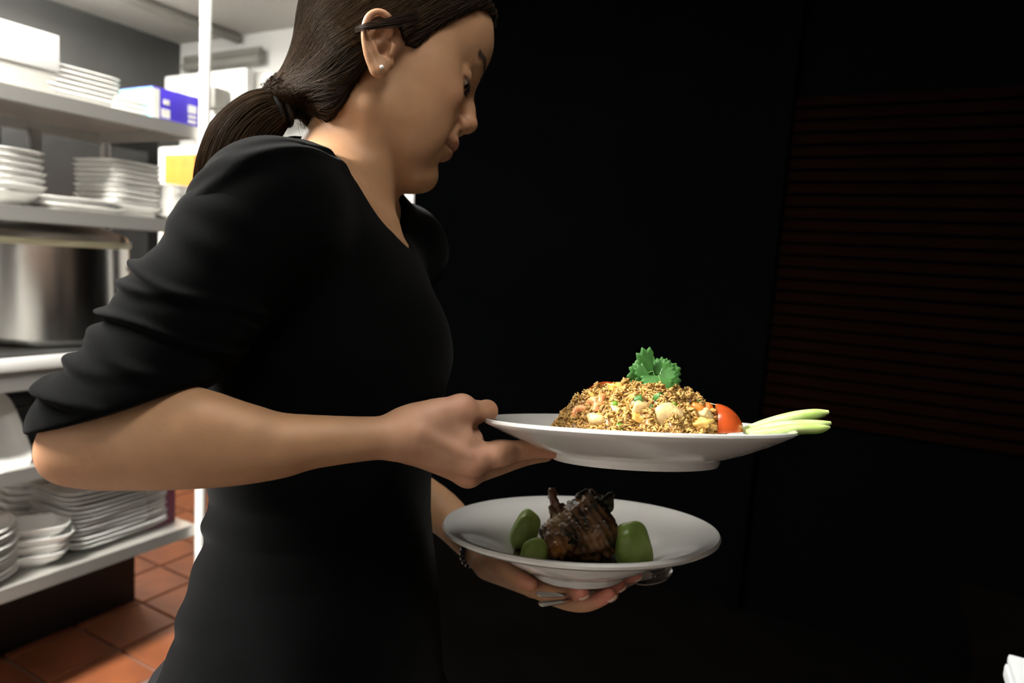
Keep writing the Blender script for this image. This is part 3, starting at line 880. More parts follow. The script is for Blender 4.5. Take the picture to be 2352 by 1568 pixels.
# forearm: two bones' worth of muscle
rg.chain([CP(190, 1025, 0.482), CP(300, 1012, 0.484), CP(420, 1008, 0.488), CP(560, 1022, 0.497), CP(720, 1014, 0.513), CP(860, 1006, 0.532), CP(925, 1004, 0.543)],
         [0.0265, 0.0315, 0.0320, 0.0262, 0.0205, 0.0170, 0.0165], 0.012)
rg.chain([CP(330, 975, 0.478), CP(430, 955, 0.480), CP(560, 985, 0.492)], [0.014, 0.018, 0.014], 0.02)
rg.chain([CP(250, 1060, 0.484), CP(450, 1055, 0.486), CP(640, 1040, 0.503)], [0.014, 0.0145, 0.011], 0.02)
# palm / back of the hand
D = 0.552
rg.cone(CP(925, 1004, 0.543), CP(1052, 1040, 0.566), 0.0165, 0.0150, 0.012)
rg.cone(CP(960, 1010, 0.548), CP(1082, 1056, 0.556), 0.0150, 0.0125, 0.010)
rg.cone(CP(950, 1018, 0.556), CP(1074, 1086, 0.577), 0.0145, 0.0115, 0.010)
rg.cone(CP(950, 1018, 0.566), CP(1062, 1080, 0.596), 0.0140, 0.0110, 0.010)
rg.cone(CP(945, 1012, 0.572), CP(1046, 1066, 0.610), 0.0130, 0.0100, 0.010)
rg.cone(CP(950, 985, 0.548), CP(1060, 1010, 0.556), 0.0150, 0.0140, 0.012)
# thumb: metacarpal, knuckle, pressing on the rim
rg.chain([CP(935, 985, 0.545), CP(1000, 952, 0.548), CP(1058, 943, 0.556)], [0.0140, 0.0130, 0.0112], 0.014)
rg.chain([CP(1058, 941, 0.556), CP(1092, 944, 0.572), CP(1118, 943, 0.594)], [0.0110, 0.0096, 0.0090], 0.006)
rg.cone(CP(1118, 943, 0.594), CP(1124, 944, 0.604), 0.0090, 0.0080, 0.004)
rg.cone(CP(1060, 935, 0.553), CP(1062, 935, 0.556), 0.0098, 0.0098, 0.006)
rg.cone(CP(1030, 985, 0.565), CP(1085, 1010, 0.575), 0.0110, 0.0085, 0.014)            # web
rg.ell(CP(1108, 985, 0.560), (.0080, .0060, .0120), None, .006, 's')
# index finger under the plate
idx = [CP(1084, 1056, 0.556), CP(1140, 1042, 0.560), CP(1215, 1032, 0.571), CP(1262, 1034, 0.579), CP(1290, 1037, 0.584)]
rg.chain(idx, [0.0128, 0.0104, 0.0080, 0.0070, 0.0054], 0.005)
rg.ell(CP(1092, 1058, 0.551), (.0095, .0095, .0085), None, .006)                        # knuckle
rg.ell(CP(1078, 1092, 0.570), (.0100, .0085, .0090), None, .008)
rg.cone(CP(1150, 1040, 0.557), CP(1156, 1040, 0.558), .0098, .0095, .006)
# remaining fingers folded under the plate, farther from the camera
for (m0, a, b, c) in [(CP(1074, 1086, 0.577), CP(1140, 1070, 0.590), CP(1205, 1050, 0.602), CP(1255, 1045, 0.610)),
                      (CP(1062, 1080, 0.596), CP(1120, 1068, 0.608), CP(1175, 1050, 0.618), CP(1215, 1042, 0.624)),
                      (CP(1046, 1066, 0.610), CP(1092, 1056, 0.622), CP(1132, 1042, 0.630), CP(1160, 1034, 0.634))]:
    rg.chain([m0, a, b, c], [0.0112, 0.0088, 0.0078, 0.0060], 0.004)
# tendon hints
rg.cone(CP(965, 990, 0.530), CP(1075, 1045, 0.542), .0016, .0016, .008)
rp, rq = rg.mesh(); rp = smooth_mesh(rp, rq, 5, 0.5)
rp2 = smooth_mesh(rp, rq, 60, 0.5)                       # long smooth forearm, crisp hand
wn = np.clip((-.095 - rp[:, 0]) / .03, 0, 1)[:, None]
rp = rp * (1 - wn) + rp2 * wn
rc = tint_base(rp)
def near(P, c, r): return np.exp(-(((P - c) / r) ** 2).sum(1))
rr_ = near(rp, CP(1092, 1060, 0.548), .014) * .5 + near(rp, CP(1078, 1095, 0.565), .013) * .5 + near(rp, CP(1280, 1030, 0.58), .018) * .8 + near(rp, CP(1210, 1020, 0.57), .014) * .4 + near(rp, CP(1050, 925, 0.55), .015) * .35 + near(rp, CP(1130, 940, 0.60), .014) * .5 + near(rp, CP(110, 1040, 0.475), .025) * .35
rc = hsv_mix(rc, np.array([0.52, 0.20, 0.125]), np.clip(rr_, 0, 0.8))
rc = hsv_mix(rc, np.array([0.50, 0.275, 0.19]), np.clip(near(rp, CP(1040, 980, 0.55), .05), 0, 0.7))
arm_part = (rp, rq, rc)

# ---- left arm and hand under the bowl
lg = Grid([-0.235, -0.31, 0.640], [0.165, 0.045, 0.950], 0.0014)
lg.cone(CP(845, 800, 0.875), CP(800, 1060, 0.905), 0.040, 0.034, 0.01)
lg.chain([CP(800, 1060, 0.905), CP(900, 1110, 0.895), CP(1010, 1172, 0.872), CP(1075, 1238, 0.838), CP(1112, 1272, 0.805)], [0.034, 0.033, 0.027, 0.021, 0.0185], 0.012)
# palm
PB = CP(1128, 1290, 0.790)
lg.cone(CP(1112, 1272, 0.805), PB, 0.0180, 0.0155, 0.012)
MC = [CP(1208, 1336, 0.716), CP(1222, 1348, 0.728), CP(1228, 1350, 0.744), CP(1226, 1344, 0.760)]
for m_, r_ in zip(MC, (.0100, .0100, .0098, .0090)): lg.cone(PB, m_, 0.0145, r_, 0.012)
# thumb on the near side of the bowl wall
lg.chain([CP(1122, 1284, 0.775), CP(1150, 1300, 0.722), CP(1196, 1330, 0.692), CP(1222, 1342, 0.684)], [0.0125, 0.0100, 0.0085, 0.006], 0.008)
# fingers
fing = [([MC[0], CP(1268, 1360, 0.694), CP(1308, 1362, 0.682), CP(1340, 1360, 0.674)], [0.010, 0.0086, 0.0080, 0.0062]),
        ([MC[1], CP(1300, 1380, 0.706), CP(1352, 1384, 0.690), CP(1404, 1364, 0.678)], [0.0100, 0.0090, 0.0085, 0.0062]),
        ([MC[2], CP(1320, 1374, 0.728), CP(1380, 1362, 0.716), CP(1425, 1342, 0.710)], [0.0098, 0.0086, 0.0080, 0.0062]),
        ([MC[3], CP(1330, 1358, 0.758), CP(1400, 1344, 0.750), CP(1462, 1320, 0.742)], [0.0090, 0.0082, 0.0076, 0.006])]
for pts, rad in fing: lg.chain(pts, rad, 0.003)
lp, lq = lg.mesh(); lp = smooth_mesh(lp, lq, 4, 0.5)
lc = tint_base(lp)
tip = sum(near(lp, pts[-1], .016) for pts, _ in fing) + near(lp, CP(1216, 1340, 0.686), .014) * .7 + near(lp, CP(1140, 1270, .73), .03) * .3
lc = hsv_mix(lc, np.array([0.58, 0.19, 0.14]), np.clip(tip, 0, 0.85))

# ---- torso core inside the clothes, joins head and arms
tg = Grid([-0.33, -0.36, 0.47], [0.06, 0.25, 0.93], 0.003)
tg.op(tg.lo, tg.lo + tg.n * tg.h, torso_fn(-0.012, y_lo=-0.34), 0.0)
tg.cone(CP(800, 430, 0.69), CP(800, 600, 0.69), 0.030, 0.055, 0.01)
tg.cone(CP(775, 445, 0.69), CP(625, 495, 0.545), 0.030, 0.038, 0.01)
tg.cone(CP(790, 460, 0.70), CP(930, 585, 0.83), 0.028, 0.038, 0.01)
tg.cone(CP(625, 490, 0.545), CP(420, 740, 0.515), 0.042, 0.038, 0.02)
tg.cone(CP(928, 565, 0.83), CP(840, 800, 0.86), 0.042, 0.038, 0.02)
tp_, tq_ = tg.mesh()
parts = [head_part, arm_part, (lp, lq, lc), (tp_, tq_, tint_base(tp_))]
off = 0; PP = []; QQ = []; CC = []
for p_, q_, c_ in parts:
    PP.append(p_); QQ.append(q_ + off); CC.append(c_); off += len(p_)
body = np_mesh('body', np.concatenate(PP), np.concatenate(QQ), M_skin, person, col=np.concatenate(CC))
body['label'] = 'skin of head, neck, arms and hands'

# ---- shirt
sg_ = Grid([-0.365, -0.46, 0.415], [0.075, 0.245, 0.955], 0.0021)
sg_.op(sg_.lo, sg_.lo + sg_.n * sg_.h, torso_fn(0.0), 0.0)
# bust
sg_.ell(CP(905, 800, 0.645), (.052, .060, .055), None, .03)
sg_.ell(CP(920, 800, 0.755), (.050, .060, .055), None, .03)
# shoulders and trapezius
sg_.cone(CP(780, 425, 0.69), CP(628, 486, 0.545), 0.046, 0.051, 0.03)
sg_.cone(CP(795, 450, 0.70), CP(932, 585, 0.83), 0.044, 0.048, 0.03)
sg_.cone(CP(700, 500, 0.68), CP(640, 560, 0.60), 0.07, 0.06, 0.04)
# far sleeve
sg_.cone(CP(925, 565, 0.83), CP(840, 800, 0.865), 0.050, 0.046, 0.02)
sg_.cone(CP(840, 800, 0.870), CP(800, 1060, 0.905), 0.046, 0.043, 0.01)
sg_.cone(CP(800, 1060, 0.905), CP(860, 1095, 0.90), 0.043, 0.040, 0.01)
# near sleeve with pushed-up folds
FOLD = [  # silhouette pixel, amplitude, width (m)
    (425, 462, .0035, .010), (372, 512, .0040, .009), (306, 606, .0060, .0050), (284, 642, .0045, .0050), (229, 697, .0075, .0042), (196, 738, .0050, .0052), (180, 766, .0040, .0042),
    (152, 797, .0055, .0062), (141, 832, .0050, .0048), (130, 862, .0050, .0045), (120, 893, .0022, .006)]
FOLD = [(a_, b_, c_, d_ * .72 if c_ > .004 else d_) for a_, b_, c_, d_ in FOLD]
def sleeve(X, Y, Z):
    a, b = CP(622, 486, 0.538), CP(430, 728, 0.512)
    d1 = cone_fn(a, b, .0545, .0445)(X, Y, Z)
    c = CP(232, 985, 0.484)
    d2 = cone_fn(b, c, .0445, .0375)(X, Y, Z)
    c2 = CP(320, 930, 0.486)
    d3 = cone_fn(c, c2, .0380, .0400)(X, Y, Z)
    k = .02
    h = np.maximum(k - np.abs(d1 - d2), 0) / k; d = np.minimum(d1, d2) - h * h * k / 4
    k = .03
    h = np.maximum(k - np.abs(d3 - d), 0) / k; d = np.minimum(d3, d) - h * h * k / 4
    disp = 0
    for i, (px, py, A, wd) in enumerate(FOLD):
        p0 = CP(px, py, 0.50)
        n_ = np.array([-.36 + .05 * math.sin(i * 2.1), -.93, .10 * math.sin(i * 1.7)]); n_ /= np.linalg.norm(n_)
        s_ = (X - p0[0]) * n_[0] + (Y - p0[1]) * n_[1] + (Z - p0[2]) * n_[2]
        s_ = s_ + .0035 * np.sin((X - p0[0]) * 55 + i * 1.3)
        dist = np.sqrt((X - p0[0]) ** 2 + (Y - p0[1]) ** 2)
        reach = np.exp(-(dist / (.065 + .012 * math.sin(i * 3.3))) ** 2)
        disp = disp + A * np.exp(-(s_ / wd) ** 2) * reach - .35 * A * np.exp(-((s_ - 1.9 * wd) / wd) ** 2) * reach
    return (d - disp).astype(np.float32)
sv = Grid([-0.368, -0.12, 0.415], [-0.13, 0.165, 0.625], 0.0013)
sv.op(sv.lo, sv.lo + sv.n * sv.h, sleeve, 0.0)
sg_.op(CP(400, 740, 0.48) - .05, CP(760, 400, .60) + .03, cone_fn(CP(622, 486, 0.538), CP(430, 728, 0.512), .0535, .0440), 0.02)
# folds at the waist and hip on the back, long soft drapes over the chest
def wrinkle(X, Y, Z):
    sl, _, _, _ = sg_.sub(sg_.lo, sg_.lo + sg_.n * sg_.h)
    d = 0
    for (px, py, A, wd, sx, nx) in [(512, 1172, .0065, .0085, .06, .25), (500, 1215, -.003, .008, .05, .25), (495, 1262, .003, .012, .06, .3), (474, 1352, .0045, .010, .07, .3), (484, 1384, -.003, .008, .06, .3),
                                    (560, 430, .0045, .006, .05, .6), (640, 372, .0050, .006, .06, .35), (560, 372, .0025, .005, .05, .5), (640, 340, -.002, .004, .06, .35)]:
        zz = 0.69 if py > 1000 else .52
        p0 = CP(px, py, zz)
        n_ = np.array([nx, -1.0, 0]); n_ /= np.linalg.norm(n_)
        s_ = (X - p0[0]) * n_[0] + (Y - p0[1]) * n_[1]
        dist2 = (X - p0[0]) ** 2 + (Y - p0[1]) ** 2 + .3 * (Z - p0[2]) ** 2
        d = d + A * np.exp(-(s_ / wd) ** 2) * np.exp(-dist2 / sx ** 2)
    return d
_, X, Y, Z = sg_.sub(sg_.lo, sg_.lo + sg_.n * sg_.h)
sg_.a -= wrinkle(X, Y, Z).astype(np.float32)
# hem of the near sleeve: everything below an oblique line is cut away
def plane_cut(p0, p1, lo, hi, k=.004, curve=0.0):
    a, b = CP(*p0), CP(*p1)
    t_ = (b - a)[:2]; ln = np.linalg.norm(t_); t_ /= ln; n_ = np.array([t_[1], -t_[0]])
    if n_[1] > 0: n_ = -n_
    def fn(X, Y, Z):
        u = ((X - a[0]) * t_[0] + (Y - a[1]) * t_[1]) / ln
        return (-((X - a[0]) * n_[0] + (Y - a[1]) * n_[1]) + curve * 4 * u * (1 - u) + 0 * Z).astype(np.float32)
    sv.op(lo, hi, fn, k, 's')
plane_cut((78, 992, .485), (478, 872, .485), sv.lo, sv.lo + sv.n * sv.h, .003, .006)
# far sleeve hem
sg_.cone(CP(925, 1125, .895), CP(1010, 1172, .872), .05, .05, .004, 's')
# neck opening
NE = CP(872, 372, 0.685)
tdir = np.array([CP(905, 512, .68) - CP(725, 327, .66)])[0]; tdir /= np.linalg.norm(tdir)
ndir = np.array([-tdir[1], tdir[0], 0.0]); ndir /= np.linalg.norm(ndir)
if ndir[0] < 0: ndir = -ndir
zdir = np.cross(tdir, ndir)
NC = (CP(727, 326, .655) + CP(907, 514, .655)) / 2; NC = NC + ndir * 0.038; NC[2] = 0.655
sg_.ell(NC, (.105, .068, .085), np.stack([tdir, ndir, zdir], 1), .004, 's')
sp, sq_ = sg_.mesh(); sp = smooth_mesh(sp, sq_, 2, 0.5)
vp, vq = sv.mesh(); vp = smooth_mesh(vp, vq, 2, 0.5)
shirt = np_mesh('shirt', np.concatenate([sp, vp]), np.concatenate([sq_, vq + len(sp)]), M_shirt, person)
shirt['label'] = 'tight black long-sleeved top, sleeve pushed up over the elbow'

# ---- trousers and shoes (below the frame, down to the floor)
wz = lambda P: C2W(P)
hipc = C2W(np.array([tcx[-2], ty[-2], TZ]))
fw = D2W([1, 0, 0.05]); fw[2] = 0; fw /= np.linalg.norm(fw)
sd = np.array([-fw[1], fw[0], 0])
mbt = MB()
top = hipc + np.array([0, 0, 0.05])
for s_ in (-1, 1):
    h0 = top + sd * s_ * 0.085
    kn = np.array([hipc[0], hipc[1], 0.47]) + sd * s_ * 0.09 + fw * (0.10 * s_)
    an = np.array([hipc[0], hipc[1], 0.09]) + sd * s_ * 0.085 + fw * (0.02 + 0.16 * s_)
    mbt.tube([h0, h0 * .5 + kn * .5, kn, kn * .5 + an * .5, an], [0.098, 0.088, 0.066, 0.058, 0.052], 24)
    sh = empty('tmp'); bpy.data.objects.remove(sh)
    m_ = MB()
    prof = []
    cpts = [an - fw * 0.06 + np.array([0, 0, -0.05]), an + np.array([0, 0, -0.045]), an + fw * 0.08 + np.array([0, 0, -0.055]), an + fw * 0.15 + np.array([0, 0, -0.06])]
    cpts = [np.array([c[0], c[1], max(c[2], 0.034)]) for c in cpts]
    m_.tube(cpts, [0.026, 0.042, 0.040, 0.024], 20, flat=0.75)
    shoe = m_.build('shoe', M_shoe, person); shoe.matrix_parent_inverse = person.matrix_world.inverted()
    zmin = min(v.co.z for v in shoe.data.vertices)
    for v in shoe.data.vertices: v.co.z += 0.0065 - zmin
mbt.lathe([(0.0, 0.10), (0.14, 0.10), (0.165, 0.04), (0.165, -0.06), (0.12, -0.12), (0, -0.12)], 32, M=Matrix.Translation(Vector(hipc)))
tr = mbt.build('trousers', M_trous, person); tr.matrix_parent_inverse = person.matrix_world.inverted()

# ---- hair mass
TIE = CP(668, 238, 0.655)
gg = Grid([-0.255, 0.13, 0.545], [0.045, 0.435, 0.835], 0.0016)
def hair_shell(X, Y, Z):
    k = .012
    cap = ell_fn(HL(5, 50, 0), np.array([.0900, .0885, .0765]), HR)(X, Y, Z)
    fr = ell_fn(HL(44, 68, 0), np.array([.0575, .0530, .0640]), HR)(X, Y, Z)
    h = np.maximum(.02 - np.abs(cap - fr), 0) / .02; d = np.minimum(cap, fr) - h * h * .02 / 4
    for sg in (1, -1):
        c_ = ell_fn(HL(15, 20, 57 * sg), np.array([.026, .028, .0160]), HR)(X, Y, Z)
        h = np.maximum(.012 - np.abs(d - c_), 0) / .012; d = np.minimum(d, c_) - h * h * .012 / 4
    # gathered towards the tie
    for (p, r1, r2, kk) in [((-40, 10, 0), .046, .0105, .04), ((-30, -20, 30), .040, .0105, .03), ((-30, -20, -30), .040, .0105, .03), ((-16, -30, 50), .016, .0105, .02), ((-16, -30, -50), .016, .0105, .02),
                            ((-22, -64, 42), .0125, .0105, .02), ((-22, -64, -42), .0125, .0105, .02), ((-24, -60, 20), .03, .0105, .02), ((-24, -60, -20), .03, .0105, .02)]:
        c_ = cone_fn(HL(*p), TIE, r1, r2)(X, Y, Z)
        h = np.maximum(kk - np.abs(d - c_), 0) / kk; d = np.minimum(d, c_) - h * h * kk / 4
    # hairline polygon in the side view of the head (f, u); outside of it the hair is cut
    poly = np.array(HAIRLINE, float)
    px_, py_, pz_ = X - HO[0], Y - HO[1], Z - HO[2]
    f = (px_ * Hf[0] + py_ * Hf[1] + pz_ * Hf[2]) * 1000; u = (px_ * Hu[0] + py_ * Hu[1] + pz_ * Hu[2]) * 1000
    s = np.abs(px_ * Hs[0] + py_ * Hs[1] + pz_ * Hs[2]) * 1000
    fcen = f + 0.0 * s
    dist = np.full(np.broadcast(f, u).shape, 1e9, np.float32); ins = np.zeros(dist.shape, bool)
    f = np.broadcast_to(fcen, dist.shape); u = np.broadcast_to(u, dist.shape)
    for i in range(len(poly)):
        a, b = poly[i], poly[(i + 1) % len(poly)]
        e = b - a; l2 = (e ** 2).sum()
        t_ = np.clip(((f - a[0]) * e[0] + (u - a[1]) * e[1]) / l2, 0, 1)
        dist = np.minimum(dist, np.hypot(f - a[0] - e[0] * t_, u - a[1] - e[1] * t_))
        cnd = ((a[1] > u) != (b[1] > u)) & (f < (b[0] - a[0]) * (u - a[1]) / (b[1] - a[1] + 1e-9) + a[0])
        ins ^= cnd
    sd_ = np.where(ins, -dist, dist) * .001
    k = .006
    h = np.maximum(k - np.abs(d - sd_), 0) / k
    return (np.maximum(d, sd_) + h * h * k / 4).astype(np.float32)
HAIRLINE = [(120, 112), (92, 103), (84.5, 99), (63, 82), (46, 54), (29, 25), (22.5, 4), (13, 5), (3, 16), (-6, 20), (-12, 4), (-13, -29), (-14, -45), (-16, -64), (-20, -78), (-24, -87), (-31, -82), (-41, -76), (-52, -72), (-60, -80), (-150, -95), (-150, 180), (120, 180)]
gg.op(gg.lo, gg.lo + gg.n * gg.h, hair_shell, 0.0)
gp, gq = gg.mesh(); gp = smooth_mesh(gp, gq, 1, 0.4)
hair = np_mesh('hair', gp, gq, M_hair, person); hair['label'] = 'dark brown hair swept back over the ear'
# strands flowing over the hair mass to the tie
def flow(roots, steps, step, lift, jit):
    P = roots.copy(); out = [P.copy()]
    tgt = TIE + rng.normal(0, .007, P.shape)
    up0 = Hu * .5
    for i in range(steps):
        v = tgt - P; dd = np.linalg.norm(v, axis=1, keepdims=True)
        v = v / (dd + 1e-6)
        g = gg.grad(P)
        v = v - g * (v * g).sum(1, keepdims=True)
        v /= np.linalg.norm(v, axis=1, keepdims=True) + 1e-6
        P = P + v * np.minimum(step, dd * .25) + rng.normal(0, jit, P.shape)
        g = gg.grad(P); sdv = gg.sample(P)
        P = P + g * (lift - sdv)[:, None] * (dd[:, 0] > .018)[:, None]
        out.append(P.copy())
    return np.stack(out, 1)
nroot = 7500
vis = np.where((np.linalg.norm(gp - TIE, axis=1) > .03))[0]
idx_ = rng.choice(vis, nroot)
lift = rng.uniform(.0002, .0016, nroot)
S = flow(gp[idx_].astype(float), 27, .0095, lift, .00012)
hc_ = np.array([0.022, 0.0135, 0.0072]) * rng.uniform(.5, 2.0, (nroot, 1)) + np.array([.012, .004, 0]) * rng.uniform(0, 1, (nroot, 1))
so = strands_mesh('hair_strands', S, rng.uniform(.00011, .00020, nroot), M_strand, hair, hc_); so['kind'] = 'stuff'
# ponytail
cl = spline([TIE, CP(640, 246, .650), CP(598, 272, .645), CP(556, 318, .640), CP(530, 375, .640), CP(518, 430, .645), CP(508, 500, .655), CP(505, 560, .66)], 30)
wr = np.interp(np.linspace(0, 1, 30), [0, .08, .25, .45, .7, 1], [.010, .014, .0235, .0285, .028, .012])
pg_ = Grid([-0.345, 0.07, 0.585], [-0.19, 0.26, 0.71], 0.0018)
for i in range(29): pg_.cone(cl[i], cl[i + 1], wr[i] * .86, wr[i + 1] * .86, .004)
pp_, pq_ = pg_.mesh(); pp_ = smooth_mesh(pp_, pq_, 1, .5)
pony = np_mesh('ponytail', pp_, pq_, M_hair, person); pony['label'] = 'loose dark brown ponytail falling behind the shoulder'
npn = 2400
ang = rng.uniform(0, 2 * math.pi, npn); rad_ = np.sqrt(rng.uniform(.45, 1.06, npn))
T_ = np.gradient(cl, axis=0); T_ /= np.linalg.norm(T_, axis=1, keepdims=True)
A_ = np.cross(T_, [0, 0, 1.0]); A_ /= np.linalg.norm(A_, axis=1, keepdims=True); B_ = np.cross(T_, A_)
wob = rng.normal(0, .25, npn)
tw = np.linspace(0, 1, 30)[None, :] * wob[:, None]
ca = np.cos(ang[:, None] + tw); sa = np.sin(ang[:, None] + tw)
S2 = cl[None] + (rad_[:, None] * wr[None])[..., None] * (ca[..., None] * A_[None] + sa[..., None] * B_[None]) + rng.normal(0, .0004, (npn, 1, 3))
hc2 = np.array([0.027, 0.0165, 0.0090]) * rng.uniform(.5, 2.2, (npn, 1)) + np.array([.014, .005, 0]) * rng.uniform(0, 1, (npn, 1))
so = strands_mesh('ponytail_strands', S2, rng.uniform(.00012, .00022, npn), M_strand, pony, hc2); so['kind'] = 'stuff'
# loose flyaway strands
fl = []
def fly(p0, p1, p2, n, sp_):
    for _ in range(n):
        e = rng.normal(0, sp_, (3, 3)); e[0] *= .5
        fl.append(spline(np.array([p0, p1, p2]) + e, 20))
fly(CP(640, 235, .65), CP(575, 250, .648), CP(515, 262, .645), 9, .006)
fly(CP(600, 255, .65), CP(545, 268, .648), CP(500, 290, .645), 8, .006)
fly(CP(735, 20, .66), CP(708, 90, .65), CP(694, 170, .65), 12, .006)
fly(CP(780, 60, .63), CP(735, 68, .64), CP(690, 64, .645), 9, .004)
fly(CP(760, 90, .63), CP(715, 118, .64), CP(668, 128, .645), 9, .005)
fly(CP(690, 262, .66), CP(705, 290, .665), CP(724, 318, .67), 22, .005)
fly(CP(720, 262, .655), CP(712, 290, .665), CP(716, 318, .67), 14, .005)
fl = np.array(fl)
so = strands_mesh('flyaway_strands', fl, np.full(len(fl), .00016), M_strand, hair, np.tile([.05, .03, .017], (len(fl), 1)) * rng.uniform(.6, 1.6, (len(fl), 1))); so['kind'] = 'stuff'
# lock crossing the ear
lk = []
for i in range(240):
    o_ = rng.normal(0, 1)
    lk.append(spline([CP(960, 36 + o_ * 7, .622), CP(925, 44 + o_ * 6, .610), CP(898, 51 + o_ * 5, .6035), CP(866, 57 + o_ * 3.2, .5985), CP(836, 63 + o_ * 2.6, .5980), CP(820, 68 + o_ * 2, .607), CP(800, 77 + o_ * 2, .626), CP(765, 92 + o_ * 4, .648)] + rng.normal(0, .0004, (1, 3)), 22))
lk = np.array(lk)
so = strands_mesh('ear_lock', lk, rng.uniform(.00012, .0002, len(lk)), M_strand, hair, np.tile([.022, .013, .008], (len(lk), 1)) * rng.uniform(.5, 1.6, (len(lk), 1))); so['kind'] = 'stuff'
# hair tie
mb = MB()
tcen = C2W(cl[4]); tt = D2W(cl[2] - cl[0]); tt /= np.linalg.norm(tt)
a_ = np.cross(tt, [0, 0, 1]); a_ /= np.linalg.norm(a_); b_ = np.cross(tt, a_)
for off_ in (-.004, .004):
    mb.tube([tcen + tt * off_ + .0172 * (math.cos(2 * math.pi * k / 28) * a_ + math.sin(2 * math.pi * k / 28) * b_) for k in range(29)], .0034, 10, cap=False)
ht = mb.build('hair_tie', M_blk, person); ht.matrix_parent_inverse = person.matrix_world.inverted()
# eyebrows and lashes
def strokes(name, pts, n, ln, spread, r, m, dirv, hug=False):
    c_ = spline([HL(*p) for p in pts], 40)
    out = []
    for _ in range(n):
        i = rng.integers(0, 40); p = c_[i] + rng.normal(0, spread, 3)
        gd = hg.grad(p[None])[0]; p = p - gd * (hg.sample(p[None])[0] - .0004)
        tg_ = c_[min(i + 1, 39)] - c_[max(i - 1, 0)]; tg_ /= np.linalg.norm(tg_)
        d_ = tg_ * dirv[0] + HR @ np.array(dirv[1:]) ; d_ = d_ / np.linalg.norm(d_)
        q = np.stack([p + d_ * ln * t for t in np.linspace(0, 1, 6)])
        if hug:
            for _k in range(2): q = q - hg.grad(q) * (hg.sample(q) - .0006)[:, None]
        out.append(q)
    o = strands_mesh(name, np.array(out), np.full(n, r), m, person); o['kind'] = 'stuff'; return o
for sgn in (1, -1):
    strokes('eyebrow', [tuple(to_head(surf(u_, s_ * sgn))) for u_, s_ in [(39.5, 13), (43.5, 19), (46.5, 26), (47.5, 33), (46.5, 41)]], 460, .0055, .0012, .00022, M_brow, (.95, 0, .22, 0), True)
    strokes('eyelashes', [(86.0, 14.0, 18 * sgn), (88.5, 13.1, 25 * sgn), (87.8, 13.1, 31 * sgn), (84, 14.7, 38 * sgn), (77.5, 17.3, 44 * sgn)], 130, .0055, .0004, .00026, M_brow, (.15, .6, -.65, .2 * sgn))
    eb = MB(); eb.lathe([(0, -.0118)] + [(.0118 * math.sin(math.pi * k / 12), -.0118 * math.cos(math.pi * k / 12)) for k in range(1, 12)] + [(0, .0118)], 24)
    e_ = eb.build('eyeball', M_eye, person)
    zax = Vector(D2W(Hf * .80 - Hu * .58)).normalized()
    e_.matrix_world = Matrix.Translation(Vector(C2W(HL(72.5, 19.5, 31 * sgn)))) @ zax.to_track_quat('Z', 'Y').to_matrix().to_4x4()
    ir = MB(); ir.lathe([(0, .01235), (.002, .0123), (.0042, .0117), (.0058, .0108), (.0060, .0102)], 24)
    i_ = ir.build('iris', M_iris, e_)
# mole and earring
sc_ = C2W(CP(877, 155, .6065)); 
er = MB().lathe([(0, 0), (.0016, .0002), (.0021, .0012), (.0013, .0022), (0, .0024)], 10).build('earring', M_stud, person, smooth=False)
zax = Vector(D2W(Hs)).normalized()
er.matrix_world = Matrix.Translation(Vector(sc_)) @ zax.to_track_quat('Z', 'Y').to_matrix().to_4x4()
er['label'] = 'small silver ear stud'
# mole by the brow, nails, bracelet on the far wrist
ml = MB().lathe([(0, .0009), (.0007, .0006), (.0009, 0), (0, -.0004)], 10).build('mole', M_brow, person)
q = HL(74, 38.4, 40)[None]; q = q - hg.grad(q) * hg.sample(q)[:, None]
ml.matrix_world = Matrix.Translation(Vector(C2W(q[0])))
def nail(g, p, d, up, r):
    """thin curved plate on the back of a fingertip"""
    d = d / np.linalg.norm(d); up = up - d * up.dot(d); up /= np.linalg.norm(up); sd2 = np.cross(d, up)
    V = []; F = []
    nu, nv = 7, 7
    for i in range(nu):
        for j in range(nv):
            a = (j / (nv - 1) - .5) * 1.9; t_ = i / (nu - 1)
            wv = r * (1.0 - .25 * abs(2 * t_ - 1) ** 3)
            x = p + d * (t_ - .5) * r * 2.3 + wv * (math.sin(a) * sd2 + math.cos(a) * up * .95)
            V.append(x)
    V = np.array(V)
    V = V - g.grad(V) * (g.sample(V) - .0004)[:, None]
    for i in range(nu - 1):
        for j in range(nv - 1): F.append((i * nv + j, i * nv + j + 1, (i + 1) * nv + j + 1, (i + 1) * nv + j))
    o = np_mesh('fingernail', V, np.array(F), M_nail, person)
    so_ = o.modifiers.new('s', 'SOLIDIFY'); so_.thickness = .0005; so_.offset = 1.0
for pts, rad in fing:
    d_ = pts[-1] - pts[-2]
    nail(lg, pts[-1] + d_ / np.linalg.norm(d_) * .002, d_, np.array([.1, -1.0, -.1]), .0052)
nail(rg, idx[-1], idx[-1] - idx[-2], np.array([.1, -.75, -.8]), .0046)
mb = MB()
bc, bd = CP(1098, 1260, .817), CP(1112, 1272, .805) - CP(1075, 1238, .838); bd /= np.linalg.norm(bd)
a_ = np.cross(bd, [0, 0, 1.0]); a_ /= np.linalg.norm(a_); b_ = np.cross(bd, a_)
ringp = [C2W(bc + 0.0212 * math.cos(2 * math.pi * k / 40) * a_ + .0212 * math.sin(2 * math.pi * k / 40) * b_) for k in range(41)]
mb.tube(ringp, .0028, 8, cap=False)
for k in range(0, 40, 2): mb.lathe([(0, -.0042), (.003, -.003), (.0042, 0), (.003, .003), (0, .0042)], 8, M=Matrix.Translation(Vector(ringp[k])))
br = mb.build('bracelet', mat('bracelet_dark_metal', (0.10, 0.11, 0.12), 0.2, metal=1.0), person); br.matrix_parent_inverse = person.matrix_world.inverted()
